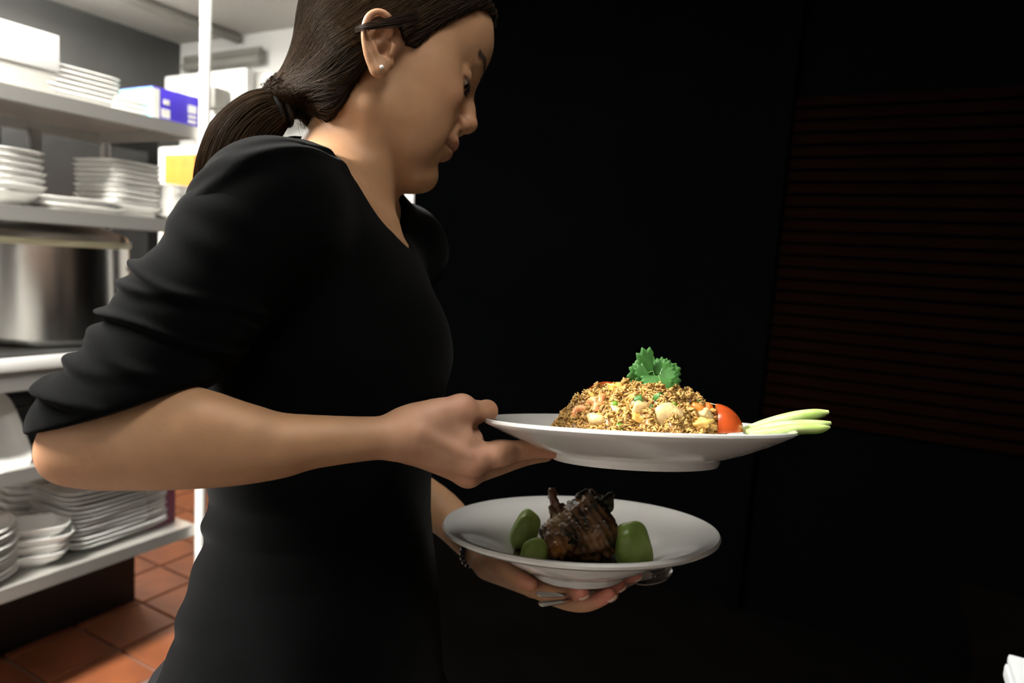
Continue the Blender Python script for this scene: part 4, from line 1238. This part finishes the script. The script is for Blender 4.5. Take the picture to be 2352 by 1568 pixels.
bpy.context.view_layer.update()
# ================================================================== PLATES AND FOOD
def dish_frame(px, py, d, slope, elev):
    c = CP(px, py, d); v = c / np.linalg.norm(c)
    a = np.array([math.cos(slope), -math.sin(slope), 0.0]); a = a - v * a.dot(v); a /= np.linalg.norm(a)
    b = np.cross(v, a); b = b if b[1] > 0 else -b
    n = math.cos(elev) * b - math.sin(elev) * v
    wv = math.cos(elev) * v + math.sin(elev) * b
    return c, a, wv, n
class Frame:
    def __init__(s, px, py, d, slope, elev, h):
        c, a, wv, n = dish_frame(px, py, d, slope, elev)
        s.o = c - n * h; s.R = np.stack([a, wv, n], 1)
        W = np.stack([D2W(a), D2W(wv), D2W(n)], 1)
        s.M = Matrix.Translation(Vector(C2W(s.o))) @ Matrix(W.tolist()).to_4x4()
    def loc(s, px, py, z=None, y=None):
        """pixel -> dish coordinates on the level z, or on the upright plane at y"""
        dr = s.R.T @ CP(px, py, 1.0); o = s.R.T @ s.o
        t = (z + o[2]) / dr[2] if z is not None else (y + o[1]) / dr[1]
        return dr * t - o
    def cam(s, p): return s.o + s.R @ np.asarray(p, float)
M_plate = mat('glazed_white', (0.62, 0.62, 0.60), 0.16, var=0.02, vscale=5, coat=0.5)

# ---- upper plate
FU = Frame(1457, 979, 0.60, math.radians(2.6), math.radians(3.2), 0.030)
pl = MB().lathe([(0, .005), (.066, .005), (.068, .001), (.070, 0), (.0725, 0), (.0735, .0022), (.0745, .0060), (.080, .0078), (.095, .0125), (.112, .0195), (.128, .0268), (.1338, .0296), (.1352, .0312), (.1348, .0330), (.1330, .0338), (.1295, .0330), (.112, .0255), (.098, .0178), (.086, .0120), (.074, .0103), (0, .0100)], 128).build('dinner_plate', M_plate)
for v_ in pl.data.vertices:
    v_.co.x *= .985; v_.co.y *= .985
pl.matrix_world = FU.M
tag(pl, 'white plate of fried rice held in the near hand', 'plate')

M_rice = mat('fried_rice_grain', (0.62, 0.42, 0.16), 0.38, attr='tint', spec=0.5, sss=0.08)
def fgroup(o, F): o.matrix_world = F.M; return o
RC = np.array([0.006, 0.002]); RR = 0.0785; RH = 0.0545; RB = 0.0098
def mound(x, y):
    dx, dy = (x - RC[0]) / RR, (y - RC[1]) / (RR * .92)
    r = np.hypot(dx, dy); th = np.arctan2(dy, dx)
    r = r * (1 + .05 * np.sin(3 * th + 1) + .03 * np.sin(7 * th))
    h = np.interp(r, [0, .22, .42, .58, .74, .88, 1.0, 1.2], [1.0, .985, .93, .83, .62, .36, .06, 0])
    lump = .0042 * np.sin(x * 290 + 1.3) * np.sin(y * 270 + .4) + .0030 * np.sin(x * 410 + y * 300) + .0016 * np.sin(y * 520 - x * 330 + 2)
    return RB + RH * h + lump * (h > .02) * np.minimum(1, h * 3)
# core under the grains
n = 90
gx = np.linspace(-.09, .09, n); GX, GY = np.meshgrid(gx + RC[0], gx + RC[1], indexing='ij')
GZ = mound(GX, GY) - .0016
V = np.stack([GX, GY, GZ], -1).reshape(-1, 3)
inside = np.hypot((GX - RC[0]) / RR, (GY - RC[1]) / (RR * .92)) < 1.06
F_ = []
for i in range(n - 1):
    for j in range(n - 1):
        if inside[i, j] and inside[i + 1, j] and inside[i, j + 1] and inside[i + 1, j + 1]:
            F_.append((i * n + j, (i + 1) * n + j, (i + 1) * n + j + 1, i * n + j + 1))
F_ = np.array(F_)
colr = np.tile([.24, .125, .035], (len(V), 1))
# rice grains
def unit_grain():
    bm = bmesh.new(); bmesh.ops.create_icosphere(bm, subdivisions=1, radius=1.0)
    v = np.array([x.co[:] for x in bm.verts]); f = np.array([[q.index for q in p.verts] for p in bm.faces]); bm.free(); return v, f
uv, uf = unit_grain()
N = 8200
rr_ = np.sqrt(rng.uniform(0, 1.02, N)) * RR; th = rng.uniform(0, 2 * math.pi, N)
x = RC[0] + rr_ * np.cos(th); y = RC[1] + rr_ * np.sin(th) * .92
z = mound(x, y) + rng.uniform(-.0012, .0022, N)
ang = rng.uniform(0, math.pi * 2, N); tilt = rng.normal(0, .55, N)
e = .001
nx = -(mound(x + e, y) - mound(x - e, y)) / (2 * e); ny = -(mound(x, y + e) - mound(x, y - e)) / (2 * e)
Nn = np.stack([nx, ny, np.ones(N)], 1); Nn /= np.linalg.norm(Nn, axis=1, keepdims=True)
Tt = np.stack([np.cos(ang), np.sin(ang), tilt], 1); Tt -= Nn * ((Tt * Nn).sum(1) - tilt * .5)[:, None]; Tt /= np.linalg.norm(Tt, axis=1, keepdims=True)
Bb = np.cross(Nn, Tt); Bb /= np.linalg.norm(Bb, axis=1, keepdims=True); Cc = np.cross(Tt, Bb)
Ln = rng.uniform(.0024, .0034, N); Wd = rng.uniform(.00075, .00110, N)
GV = (np.stack([x, y, z], 1)[:, None, :] + uv[None, :, 0:1] * (Ln[:, None] * Tt)[:, None, :] + uv[None, :, 1:2] * (Wd[:, None] * Bb)[:, None, :] + uv[None, :, 2:3] * (Wd[:, None] * Cc)[:, None, :]).reshape(-1, 3)
GF = (np.arange(N)[:, None, None] * len(uv) + uf[None]).reshape(-1, 3)
tone = rng.uniform(0, 1, N)
cl_ = np.array([.33, .155, .028])[None] * (1 - tone[:, None]) + np.array([.66, .42, .125])[None] * tone[:, None]
patch = (np.sin(x * 130 + 2) * np.sin(y * 150 + 1) + np.sin(x * 70 - y * 60)) * .5
cl_ *= .86 * (1 + .24 * patch[:, None])
gc = np.repeat(np.clip(cl_, 0, 1), len(uv), 0)
core_tri = np.concatenate([F_[:, [0, 1, 2]], F_[:, [0, 2, 3]]])
rice = np_mesh('fried_rice', np.concatenate([V, GV]), np.concatenate([core_tri, GF + len(V)]), M_rice, None, col=np.concatenate([colr, gc]), to_world=False, flip=False)
rice.matrix_world = FU.M
tag(rice, 'mound of golden fried rice on the white plate', 'fried rice', kind='stuff')

def blob_mesh(name, m, F, c, r, R=None, noise=.12, seed=0, sub=3, freq=2.2, pw=2.0):
    bm = bmesh.new(); bmesh.ops.create_icosphere(bm, subdivisions=sub, radius=1.0)
    g = np.random.default_rng(seed); ph = g.uniform(0, 6, 9)
    for v in bm.verts:
        q = np.array(v.co); q = q / (np.abs(q) ** pw).sum() ** (1 / pw)
        nz_ = math.sin(q[0] * freq * 2 + ph[0]) * math.sin(q[1] * freq * 2 + ph[1]) + math.sin(q[2] * freq * 2.3 + ph[2] + q[0]) * .8 + .6 * math.sin(q[0] * freq * 4 + q[1] * freq * 3.5 + ph[3])
        q = q * (1 + noise * nz_ * .6) * np.array(r)
        if R is not None: q = R @ q
        v.co = Vector(q)
    me = bpy.data.meshes.new(name); bm.to_mesh(me); bm.free(); me.shade_smooth(); me.materials.append(m)
    o = bpy.data.objects.new(name, me); COL.objects.link(o)
    o.matrix_world = F.M @ Matrix.Translation(Vector([float(k) for k in c])); return o
def Rz(a): c, s_ = math.cos(a), math.sin(a); return np.array([[c, -s_, 0], [s_, c, 0], [0, 0, 1.0]])
def Ry(a): c, s_ = math.cos(a), math.sin(a); return np.array([[c, 0, s_], [0, 1, 0], [-s_, 0, c]])
def Rx(a): c, s_ = math.cos(a), math.sin(a); return np.array([[1, 0, 0], [0, c, -s_], [0, s_, c]])
def on_mound(px, py, push=0.0):
    """nearest point of the mound's visible side that projects to the pixel"""
    best = None
    for yy in np.linspace(-.078, .07, 75):
        p = FU.loc(px, py, y=yy)
        if mound(p[0], p[1]) >= p[2]: best = p; break
    if best is None: best = FU.loc(px, py, y=0.0)
    return best + np.array([0, push, 0])
M_pea = mat('pea_green', (0.13, 0.30, 0.025), 0.3, var=0.25, vscale=200, sss=0.1)
M_scal = mat('scallion_green', (0.04, 0.15, 0.02), 0.35, var=0.3, vscale=200)
M_egg = mat('egg_yellow', (0.78, 0.56, 0.15), 0.4, var=0.3, vscale=160, col2=(0.72, 0.38, 0.06), bump=0.3, bscale=400, sss=0.1)
M_shrimp = mat('shrimp_pink', (0.74, 0.36, 0.16), 0.35, var=0.4, vscale=220, col2=(0.62, 0.17, 0.05), sss=0.15, bump=0.2, bscale=400)
M_chick = mat('pale_chicken', (0.72, 0.53, 0.24), 0.42, var=0.3, vscale=150, bump=0.3, bscale=300, sss=0.1)
M_carrot = mat('carrot', (0.66, 0.17, 0.02), 0.35, var=0.2, vscale=120, sss=0.1)
M_tom = mat('tomato_skin', (0.50, 0.075, 0.014), 0.22, var=0.25, vscale=60, coat=0.3, sss=0.1)
M_tomin = mat('tomato_flesh', (0.66, 0.15, 0.03), 0.25, var=0.4, vscale=120, sss=0.1)
M_cuc = mat('cucumber_flesh', (0.58, 0.68, 0.34), 0.3, var=0.3, vscale=140, col2=(0.34, 0.50, 0.12), sss=0.1, stretch=(.25, 1, 1))
M_cucp = mat('cucumber_peel', (0.16, 0.34, 0.05), 0.3, var=0.4, vscale=120)
M_cil = mat('cilantro_leaf', (0.045, 0.165, 0.028), 0.5, var=0.45, vscale=120, spec=0.3)
M_cilstem = mat('cilantro_stem', (0.12, 0.30, 0.06), 0.4)
for i, (px, py) in enumerate([(1411, 930), (1546, 931), (1527, 930), (1422, 981)]):
    o = blob_mesh('green_pea', M_pea, FU, on_mound(px, py, .0012), (.0040, .0038, .0038), noise=.06, seed=i, sub=2)
    tag(o, ['green pea on the left flank of the rice', 'rightmost of two green peas near the middle of the rice', 'left one of two green peas near the middle of the rice', 'green pea at the foot of the rice behind the plate rim'][i], 'pea', 'green peas in the rice')
for i, (px, py, rz) in enumerate([(1468, 919, .3), (1514, 913, -.2), (1600, 928, 1.1), (1494, 938, .9)]):
    o = MB().lathe([(.0030, -.0035), (.0040, -.003), (.0043, 0), (.0040, .003), (.0030, .0035), (.0022, .003), (.0020, -.003), (.0030, -.0035)], 14).build('scallion_ring', M_scal)
    p = on_mound(px, py, .001)
    o.matrix_world = FU.M @ Matrix.Translation(Vector(p)) @ Matrix((Rz(rz) @ Ry(1.2) @ Rx(.4)).tolist()).to_4x4()
    tag(o, ['chopped green scallion ring left of the middle of the rice', 'chopped scallion ring just below the cilantro', 'chopped scallion ring on the right flank of the rice', 'dark scallion bit low in the middle of the rice'][i], 'scallion', 'scallion bits in the rice')
for i, (px, py, r, rz) in enumerate([(1418, 893, (.0085, .006, .0045), .3), (1330, 941, (.006, .004, .0028), -.3), (1470, 965, (.0095, .005, .004), .5), (1600, 975, (.012, .006, .0045), -.3), (1642, 984, (.010, .006, .004), .1), (1362, 915, (.006, .004, .003), .9)]):
    o = blob_mesh('egg_piece', M_egg, FU, on_mound(px, py, .0015), r, Rz(rz) @ Ry(rz), .35, 20 + i, 3, 3)
    tag(o, ['yellow scrambled egg piece near the top left of the rice', 'small yellow egg scrap above the lowest shrimp', 'yellow egg piece low in the middle of the rice', 'yellow egg piece low on the right side of the rice', 'yellow egg flake beside the tomato wedge', 'small egg scrap on the upper left slope of the rice'][i], 'egg', 'egg pieces in the rice')
for i, (px, py, r, rz) in enumerate([(1533, 957, (.0130, .007, .0105), .2), (1410, 945, (.0085, .005, .0065), -.4), (1470, 938, (.0075, .005, .0065), .6), (1375, 968, (.0095, .006, .0075), .1), (1618, 955, (.007, .005, .006), .5)]):
    o = blob_mesh('chicken_piece', M_chick, FU, on_mound(px, py, .002), r, Rz(rz) @ Rx(.3), .22, 40 + i, 3, 1.8)
    tag(o, ['largest pale chicken piece, low right of the middle of the rice', 'pale chicken piece on the left side of the rice', 'chicken piece in the middle of the rice', 'brownish chicken piece at the lower left of the rice', 'small chicken piece near the tomato wedge'][i], 'chicken', 'chicken pieces in the rice')
def shrimp(px, py, size, rz, label):
    p = on_mound(px, py, .001)
    t = empty('shrimp', FU.M @ Vector(p)); t.matrix_world = FU.M @ Matrix.Translation(Vector(p)) @ Matrix((Rz(rz) @ Rx(1.2)).tolist()).to_4x4()
    tag(t, label, 'shrimp', 'shrimps in the rice')
    pts = []; rad = []
    for k in range(19):
        u = k / 18; a = -.4 + 4.0 * u
        pts.append((size * math.cos(a) * (1 - .25 * u), size * math.sin(a) * (1 - .25 * u), .001 * math.sin(5 * u)))
        rad.append(size * (.50 * (1 - u) ** .6 + .14) * (1 + .07 * math.sin(k * 2.4)))
    MB().tube(pts, rad, 14).build('shrimp_body', M_shrimp, t)
    MB().lathe([(0, 0), (size * .2, size * .1), (size * .3, size * .5), (0, size * .6)], 10, M=Matrix.Translation(Vector(pts[-1])) @ Matrix.Scale(.35, 4, (0, 0, 1))).build('tail', M_carrot, t)
shrimp(1334, 956, .0075, .4, 'pink shrimp at the lower left edge of the rice')
shrimp(1386, 930, .0075, 1.5, 'pink shrimp on the left flank of the rice')
shrimp(1358, 935, .0070, -.7, 'pink shrimp between the two others on the left of the rice')
for i, (px, py) in enumerate([(1606, 940), (1628, 944)]):
    o = blob_mesh('carrot_piece', M_carrot, FU, on_mound(px, py, .001), (.0075, .0045, .0045), Ry(.5 + i), .12, 60 + i, 3, 1.4)
    tag(o, ['orange carrot piece on the right flank of the rice', 'orange carrot piece next to the tomato wedge'][i], 'carrot', 'carrot pieces in the rice')
def wedge(px, py, yy, r, label, R, half=.62):
    p = FU.loc(px, py, y=yy)
    t = empty('tomato_wedge'); t.matrix_world = FU.M @ Matrix.Translation(Vector(p)) @ Matrix(R.tolist()).to_4x4()
    tag(t, label, 'tomato', 'tomato wedges')
    nu, nv = 18, 12
    V = []; F = []
    for i in range(nu + 1):
        ph_ = math.pi * i / nu
        for j in range(nv + 1):
            a = -half + 2 * half * j / nv
            V.append((r * math.sin(ph_) * math.cos(a), r * math.sin(ph_) * math.sin(a), r * .95 * math.cos(ph_)))
    for i in range(nu):
        for j in range(nv):
            F.append((i * (nv + 1) + j, (i + 1) * (nv + 1) + j, (i + 1) * (nv + 1) + j + 1, i * (nv + 1) + j + 1))
    mesh_obj('skin', V, F, M_tom, t)
    V2 = []; F2 = []
    for sgn in (-1, 1):
        b0 = len(V2)
        for i in range(nu + 1):
            ph_ = math.pi * i / nu
            V2.append((r * .06, 0, r * .93 * math.cos(ph_)))
            V2.append((r * .995 * math.sin(ph_) * math.cos(half * sgn), r * .995 * math.sin(ph_) * math.sin(half * sgn), r * .945 * math.cos(ph_)))
        for i in range(nu):
            q_ = (b0 + 2 * i, b0 + 2 * i + 1, b0 + 2 * i + 3, b0 + 2 * i + 2)
            F2.append(q_ if sgn > 0 else q_[::-1])
    mesh_obj('flesh', V2, F2, M_tomin, t)
    return t
wedge(1640, 991, -.008, .0240, 'bright tomato wedge at the right end of the rice', Ry(-.78) @ Rx(math.pi / 2), .72)
wedge(1396, 938, .034, .026, 'tomato wedge half hidden behind the left slope of the rice', Rz(2.6) @ Ry(-.75), .5)
# pale pointed sliver
p0, p1 = FU.loc(1596, 922, y=.0), FU.loc(1645, 929, y=-.005)
o = MB().tube([Vector(p0), Vector(p0 * .5 + p1 * .5), Vector(p1)], [.0022, .0022, .0003], 8, flat=.6).build('bamboo_sliver', mat('pale_sliver', (0.62, 0.50, 0.27), 0.5))
o.matrix_world = FU.M; tag(o, 'pale pointed sliver poking out of the right side of the rice', 'garnish')
# cucumber slices
for i, (pts, rad, label) in enumerate([
        ([(1706, 989, -.004), (1760, 973, -.002), (1820, 958, .0), (1870, 950, .002), (1903, 946, .003)], [.0026, .0044, .0048, .0042, .0016], 'upper cucumber slice sticking out over the plate rim'),
        ([(1712, 993, -.016), (1770, 983, -.014), (1830, 976, -.011), (1880, 975, -.008), (1908, 971, -.006)], [.0027, .0042, .0044, .0039, .0014], 'lower cucumber slice lying on the plate rim'),
        ([(1720, 996, -.022), (1780, 990, -.020), (1840, 984, -.016), (1885, 983, -.014), (1906, 981, -.012)], [.0020, .0030, .0034, .0030, .0010], 'thin front cucumber slice lying on the plate rim')]):
    P3 = [FU.loc(a, b, y=c) for a, b, c in pts]
    sp_ = spline(np.concatenate([np.array(P3), np.array(rad)[:, None]], 1), 22)
    t = empty('cucumber_slice'); t.matrix_world = FU.M; tag(t, label, 'cucumber', 'cucumber slices')
    MB().tube(sp_[:, :3], sp_[:, 3], 16).build('flesh', M_cuc, t)
    up = np.array([0, .0, 1.0])
    MB().tube(sp_[2:-1, :3] + np.array([0, .0025, -.0008]) - up * sp_[2:-1, 3:4] * .80, sp_[2:-1, 3] * .42, 10).build('peel', M_cucp, t)
# cilantro sprig
t = empty('cilantro_sprig'); t.matrix_world = FU.M; tag(t, 'fresh green cilantro sprig on top of the fried rice', 'cilantro')
cb = FU.loc(1508, 884, y=-.002)
def leaf(base, tip, y0, y1, wid, twist, curl, seed):
    a, b = FU.loc(*base, y=y0), FU.loc(*tip, y=y1)
    ax = b - a; L_ = np.linalg.norm(ax); ax /= L_
    view = np.array([0, -1.0, .15]); side = np.cross(ax, view); side /= np.linalg.norm(side)
    nrm = np.cross(side, ax); side, nrm = math.cos(twist) * side + math.sin(twist) * nrm, -math.sin(twist) * side + math.cos(twist) * nrm
    g = np.random.default_rng(seed); ph = g.uniform(0, 6, 4)
    nt, nr = 121, 6
    V = []; F = []
    for j in range(nr):
        q = j / (nr - 1)
        for i in range(nt):
            th_ = (i / (nt - 1) - .5) * 2 * 2.05
            lobe = (.70 + .30 * abs(math.cos(th_ * 1.9)) ** .8) * (1 - .34 * abs((th_ * 2.9 + ph[0]) % 1.0 - .5))
            lobe *= (1 - .10 * abs(th_ / 2.05) ** 2)
            rr = q * lobe
            u = rr * math.cos(th_) * .72 + .28 * q * (1 - abs(th_) / 2.05); v = rr * math.sin(th_) * wid
            hgt = .6 * curl * (u * u) + .05 * math.sin(th_ * 3.5 + ph[2]) * q * q - .3 * v * v * curl
            V.append(a + L_ * (ax * u + side * v + nrm * hgt))
    for j in range(nr - 1):
        for i in range(nt - 1):
            F.append((j * nt + i, j * nt + i + 1, (j + 1) * nt + i + 1, (j + 1) * nt + i))
    o = mesh_obj('leaf', V, F, M_cil, t)
    so_ = o.modifiers.new('s', 'SOLIDIFY'); so_.thickness = .00035
    st = MB().tube([Vector(cb), Vector((cb + a) / 2 + np.array([0, 0, .001])), Vector(a), Vector(a + ax * L_ * .5)], [.0008, .0007, .0006, .0003], 6).build('stalk', M_cilstem, t)
leaf((1500, 852), (1440, 874), .000, -.006, 1.0, .25, -.12, 1)
leaf((1496, 846), (1446, 838), .006, .006, .85, -.55, -.35, 2)
leaf((1494, 864), (1466, 898), -.008, -.014, 1.0, .15, -.12, 3)
leaf((1516, 860), (1530, 824), .002, .004, 1.05, -.15, .10, 4)
leaf((1520, 856), (1566, 848), .004, .002, 1.0, .3, -.15, 5)
leaf((1520, 866), (1564, 886), -.002, -.006, 1.0, -.15, -.12, 6)
leaf((1512, 862), (1532, 906), -.012, -.018, 1.0, .1, -.12, 7)

# ---- lower bowl
FL = Frame(1330, 1207, 0.718, math.radians(3.0), math.radians(13.6), 0.050)
bw = MB().lathe([(0, .004), (.041, .004), (.043, .0008), (.0448, 0), (.048, 0), (.0495, .0015), (.050, .0060), (.0525, .0085), (.066, .0125), (.080, .0195), (.0900, .0275), (.0935, .0318), (.0945, .0335), (.0985, .0348), (.115, .0395), (.131, .0435), (.139, .0455), (.1428, .0480), (.1434, .0505), (.1418, .0525), (.1385, .0527), (.125, .0480), (.105, .0395), (.088, .0300), (.072, .0195), (.056, .0125), (.040, .0095), (0, .0088)], 128).build('wide_bowl', M_plate)
bw.matrix_world = FL.M
tag(bw, 'white wide-rimmed bowl of meat held underneath in the far hand', 'bowl')
M_sauce = mat('brown_sauce', (0.055, 0.018, 0.006), 0.12, var=0.3, vscale=60, coat=0.5)
o = MB().lathe([(0, .0195), (.050, .0193), (.064, .0188), (.0685, .0180), (.0665, .0172), (.040, .0112), (0, .0102)], 64).build('brown_sauce', M_sauce)
o.matrix_world = FL.M; tag(o, 'dark brown sauce pooled in the bottom of the bowl', 'sauce', kind='stuff')
# meat: one knobbly roasted piece
mg = Grid([-.062, -.055, .008], [.062, .055, .088], .0011, .02)
def ml_(px, py, y): return FL.loc(px, py, y=y)
def mcone(a, b, r1, r2, k=.008): mg.cone(ml_(*a), ml_(*b), r1, r2, k)
mg.ell(ml_(1335, 1225, .0), (.036, .030, .026), None, .005)
mg.ell(ml_(1350, 1185, .005), (.024, .022, .020), None, .010)
mg.ell(ml_(1375, 1235, -.012), (.022, .020, .022), None, .010)
mg.ell(ml_(1290, 1235, -.018), (.020, .016, .016), None, .010)
mg.ell(ml_(1275, 1255, -.030), (.014, .010, .010), None, .008)
mcone((1300, 1210, .0), (1276, 1165, .006), .0085, .0060)
mcone((1276, 1165, .006), (1268, 1134, .008), .0062, .0045, .004)
mcone((1268, 1136, .008), (1262, 1128, .009), .0035, .0012, .003)
mcone((1350, 1180, .006), (1358, 1150, .012), .018, .012)
mcone((1300, 1205, -.010), (1262, 1218, -.014), .009, .008)
X, Y, Z = mg.ax[0][:, None, None], mg.ax[1][None, :, None], mg.ax[2][None, None, :]
nz_ = np.sin(X * 260 + 1 + 2 * np.sin(Z * 90)) * np.sin(Y * 240 + 2) * np.sin(Z * 300 + X * 80) + .6 * np.sin(X * 470 + Z * 230) * np.sin(Y * 420 + X * 160 + 1) + .22 * np.sin(Z * 900 + Y * 500) * np.sin(X * 800 + Z * 260)
mg.a -= (nz_ * .0024).astype(np.float32)
mp, mq = mg.mesh()
tone = np.sin(mp[:, 0] * 210 + 1) * np.sin(mp[:, 2] * 260 + .5) + .6 * np.sin(mp[:, 1] * 300 + mp[:, 0] * 190) + .5 * np.sin(mp[:, 0] * 640 + mp[:, 2] * 520)
tn = np.clip(tone * .5 + .40, 0, 1)[:, None]
mc = np.array([.020, .010, .0045]) * (1 - tn) + np.array([.17, .075, .024]) * tn
def mspot(px, py, y, r, c):
    global mc
    wgt = np.exp(-((mp - ml_(px, py, y)) ** 2).sum(1) / r ** 2)[:, None]
    mc = mc * (1 - wgt) + np.array(c) * wgt
mspot(1278, 1195, -.010, .011, (.36, .25, .11)); mspot(1283, 1258, -.034, .010, (.48, .20, .05)); mspot(1360, 1240, -.03, .010, (.30, .15, .06)); mspot(1270, 1150, .004, .012, (.10, .028, .012))
M_meat = mat('roast_meat', (0.1, 0.05, 0.02), 0.38, attr='tint', spec=0.5, bump=0.3, bscale=500)
meat = np_mesh('roast_meat', mp, mq, M_meat, None, col=mc, to_world=False, flip=False)
meat.matrix_world = FL.M
tag(meat, 'dark brown roasted meat with a bone end sticking up in the lower bowl', 'meat')
M_fry = mat('crisp_dark_leaf', (0.030, 0.028, 0.009), 0.4, var=0.5, vscale=120, col2=(0.012, 0.009, 0.004))
t = empty('fried_basil'); t.matrix_world = FL.M; tag(t, 'crisp dark fried basil leaves on top of the roasted meat', 'basil')
def crisp(base, tip, y0, y1, wid, seed, twist):
    a, b = FL.loc(*base, y=y0), FL.loc(*tip, y=y1)
    ax = b - a; L_ = np.linalg.norm(ax); ax /= L_
    side = np.cross(ax, np.array([0, -1.0, .2])); side /= np.linalg.norm(side); nrm = np.cross(side, ax)
    side, nrm = math.cos(twist) * side + math.sin(twist) * nrm, -math.sin(twist) * side + math.cos(twist) * nrm
    g = np.random.default_rng(seed); nu, nv = 16, 9; V = []; F = []
    ed = g.uniform(.75, 1.2, (nu, 2))
    for i in range(nu):
        u = i / (nu - 1); w_ = wid * L_ * math.sin(math.pi * min(1, u * .92 + .08)) ** .7
        for j in range(nv):
            v = (j / (nv - 1) - .5) * 2
            V.append(a + ax * L_ * u + side * w_ * v * (ed[i, 0] if v < 0 else ed[i, 1]) + nrm * L_ * (.12 * math.sin(u * 9 + seed) + .16 * math.sin(v * 4 + u * 5 + seed)))
    for i in range(nu - 1):
        for j in range(nv - 1): F.append((i * nv + j, i * nv + j + 1, (i + 1) * nv + j + 1, (i + 1) * nv + j))
    o = mesh_obj('leaf', V, F, M_fry, t)
    so_ = o.modifiers.new('s', 'SOLIDIFY'); so_.thickness = .0007
crisp((1345, 1190), (1352, 1122), .004, .008, .45, 1, .3)
crisp((1350, 1185), (1412, 1136), .002, .004, .34, 2, -.4)
crisp((1360, 1170), (1385, 1136), .010, .012, .45, 3, .5)
crisp((1350, 1195), (1390, 1165), -.006, -.010, .40, 4, -.2)
crisp((1385, 1205), (1412, 1196), -.004, -.006, .30, 5, .2)
crisp((1330, 1195), (1318, 1162), -.004, .000, .40, 6, .4)
crisp((1320, 1205), (1355, 1215), -.022, -.026, .32, 7, .1)
crisp((1300, 1225), (1325, 1250), -.034, -.036, .34, 8, -.3)
M_mel = mat('pale_green_stem', (0.34, 0.44, 0.13), 0.4, var=0.4, vscale=45, col2=(0.14, 0.24, 0.03), sss=0.15, spec=0.4)
for i, (c, r, rz, label) in enumerate([
        ((-.0585, .020, .036), (.0140, .013, .0215), .30, 'pale green vegetable chunk at the left of the meat'),
        ((-.0434, -.044, .029), (.0135, .010, .0155), .0, 'small pale green vegetable chunk at the front left of the bowl'),
        ((.0555, -.018, .037), (.0185, .015, .0240), -.18, 'largest green vegetable chunk at the right of the meat')]):
    o = blob_mesh('vegetable_chunk', M_mel, FL, c, r, Ry(rz) @ Rz(.5), .13, 83 + i, 4, 1.5, 2.5)
    tag(o, label, 'vegetable', 'green vegetable chunks in the bowl')

# ---- fork and spoon held under the bowl
M_cut = mat('cutlery_steel', (0.60, 0.60, 0.58), 0.22, metal=1.0)
def cutlery(name, label, path, kind):
    b = C2W(path[0]); t = empty(name, b); tag(t, label, kind)
    P3 = spline(path, 24); Wp = C2W(P3) - b
    MB().tube(Wp, np.interp(np.linspace(0, 1, 24), [0, .05, .2, .8, 1], [.0028, .0050, .0040, .0028, .0026]), 10, flat=.38).build('handle', M_cut, t)
    d = Wp[-1] - Wp[-2]; d /= np.linalg.norm(d)
    if kind == 'spoon':
        rot = Vector(d).to_track_quat('X', 'Z').to_matrix().to_4x4()
        MB().lathe([(0, -.007), (.45, -.0062), (.8, -.0035), (1.0, 0), (.97, .0008), (.78, -.0022), (.44, -.0048), (0, -.0056)], 32,
                   M=Matrix.Translation(Vector(Wp[-1] + d * .026)) @ rot @ Matrix.Diagonal((.029, .019, 1, 1))).build('spoon_bowl', M_cut, t)
    else:
        s_ = np.cross(d, [0, 0, 1]); s_ /= np.linalg.norm(s_)
        mb = MB(); mb.tube([Wp[-1] - d * .001, Wp[-1] + d * .008, Wp[-1] + d * .022], [.003, .008, .011], 12, flat=.18); mb.build('fork_head', M_cut, t)
        for k in range(4):
            o_ = s_ * (-.0085 + .0057 * k)
            MB().tube([Wp[-1] + d * .018 + o_, Wp[-1] + d * .04 + o_ - np.array([0, 0, .002]), Wp[-1] + d * .06 + o_ + np.array([0, 0, .001])], [.0018, .0015, .0007], 6).build('tine', M_cut, t)
cutlery('fork', 'upper of two steel handles poking out under the lower bowl, a fork', [CP(1232, 1363, .655), CP(1285, 1366, .664), CP(1345, 1362, .700), CP(1420, 1350, .735), CP(1458, 1332, .750)], 'fork')
cutlery('spoon', 'lower of two steel handles poking out under the lower bowl, a spoon', [CP(1238, 1387, .650), CP(1290, 1381, .660), CP(1345, 1368, .706), CP(1420, 1352, .728), CP(1458, 1336, .742)], 'spoon')
bpy.context.view_layer.update()
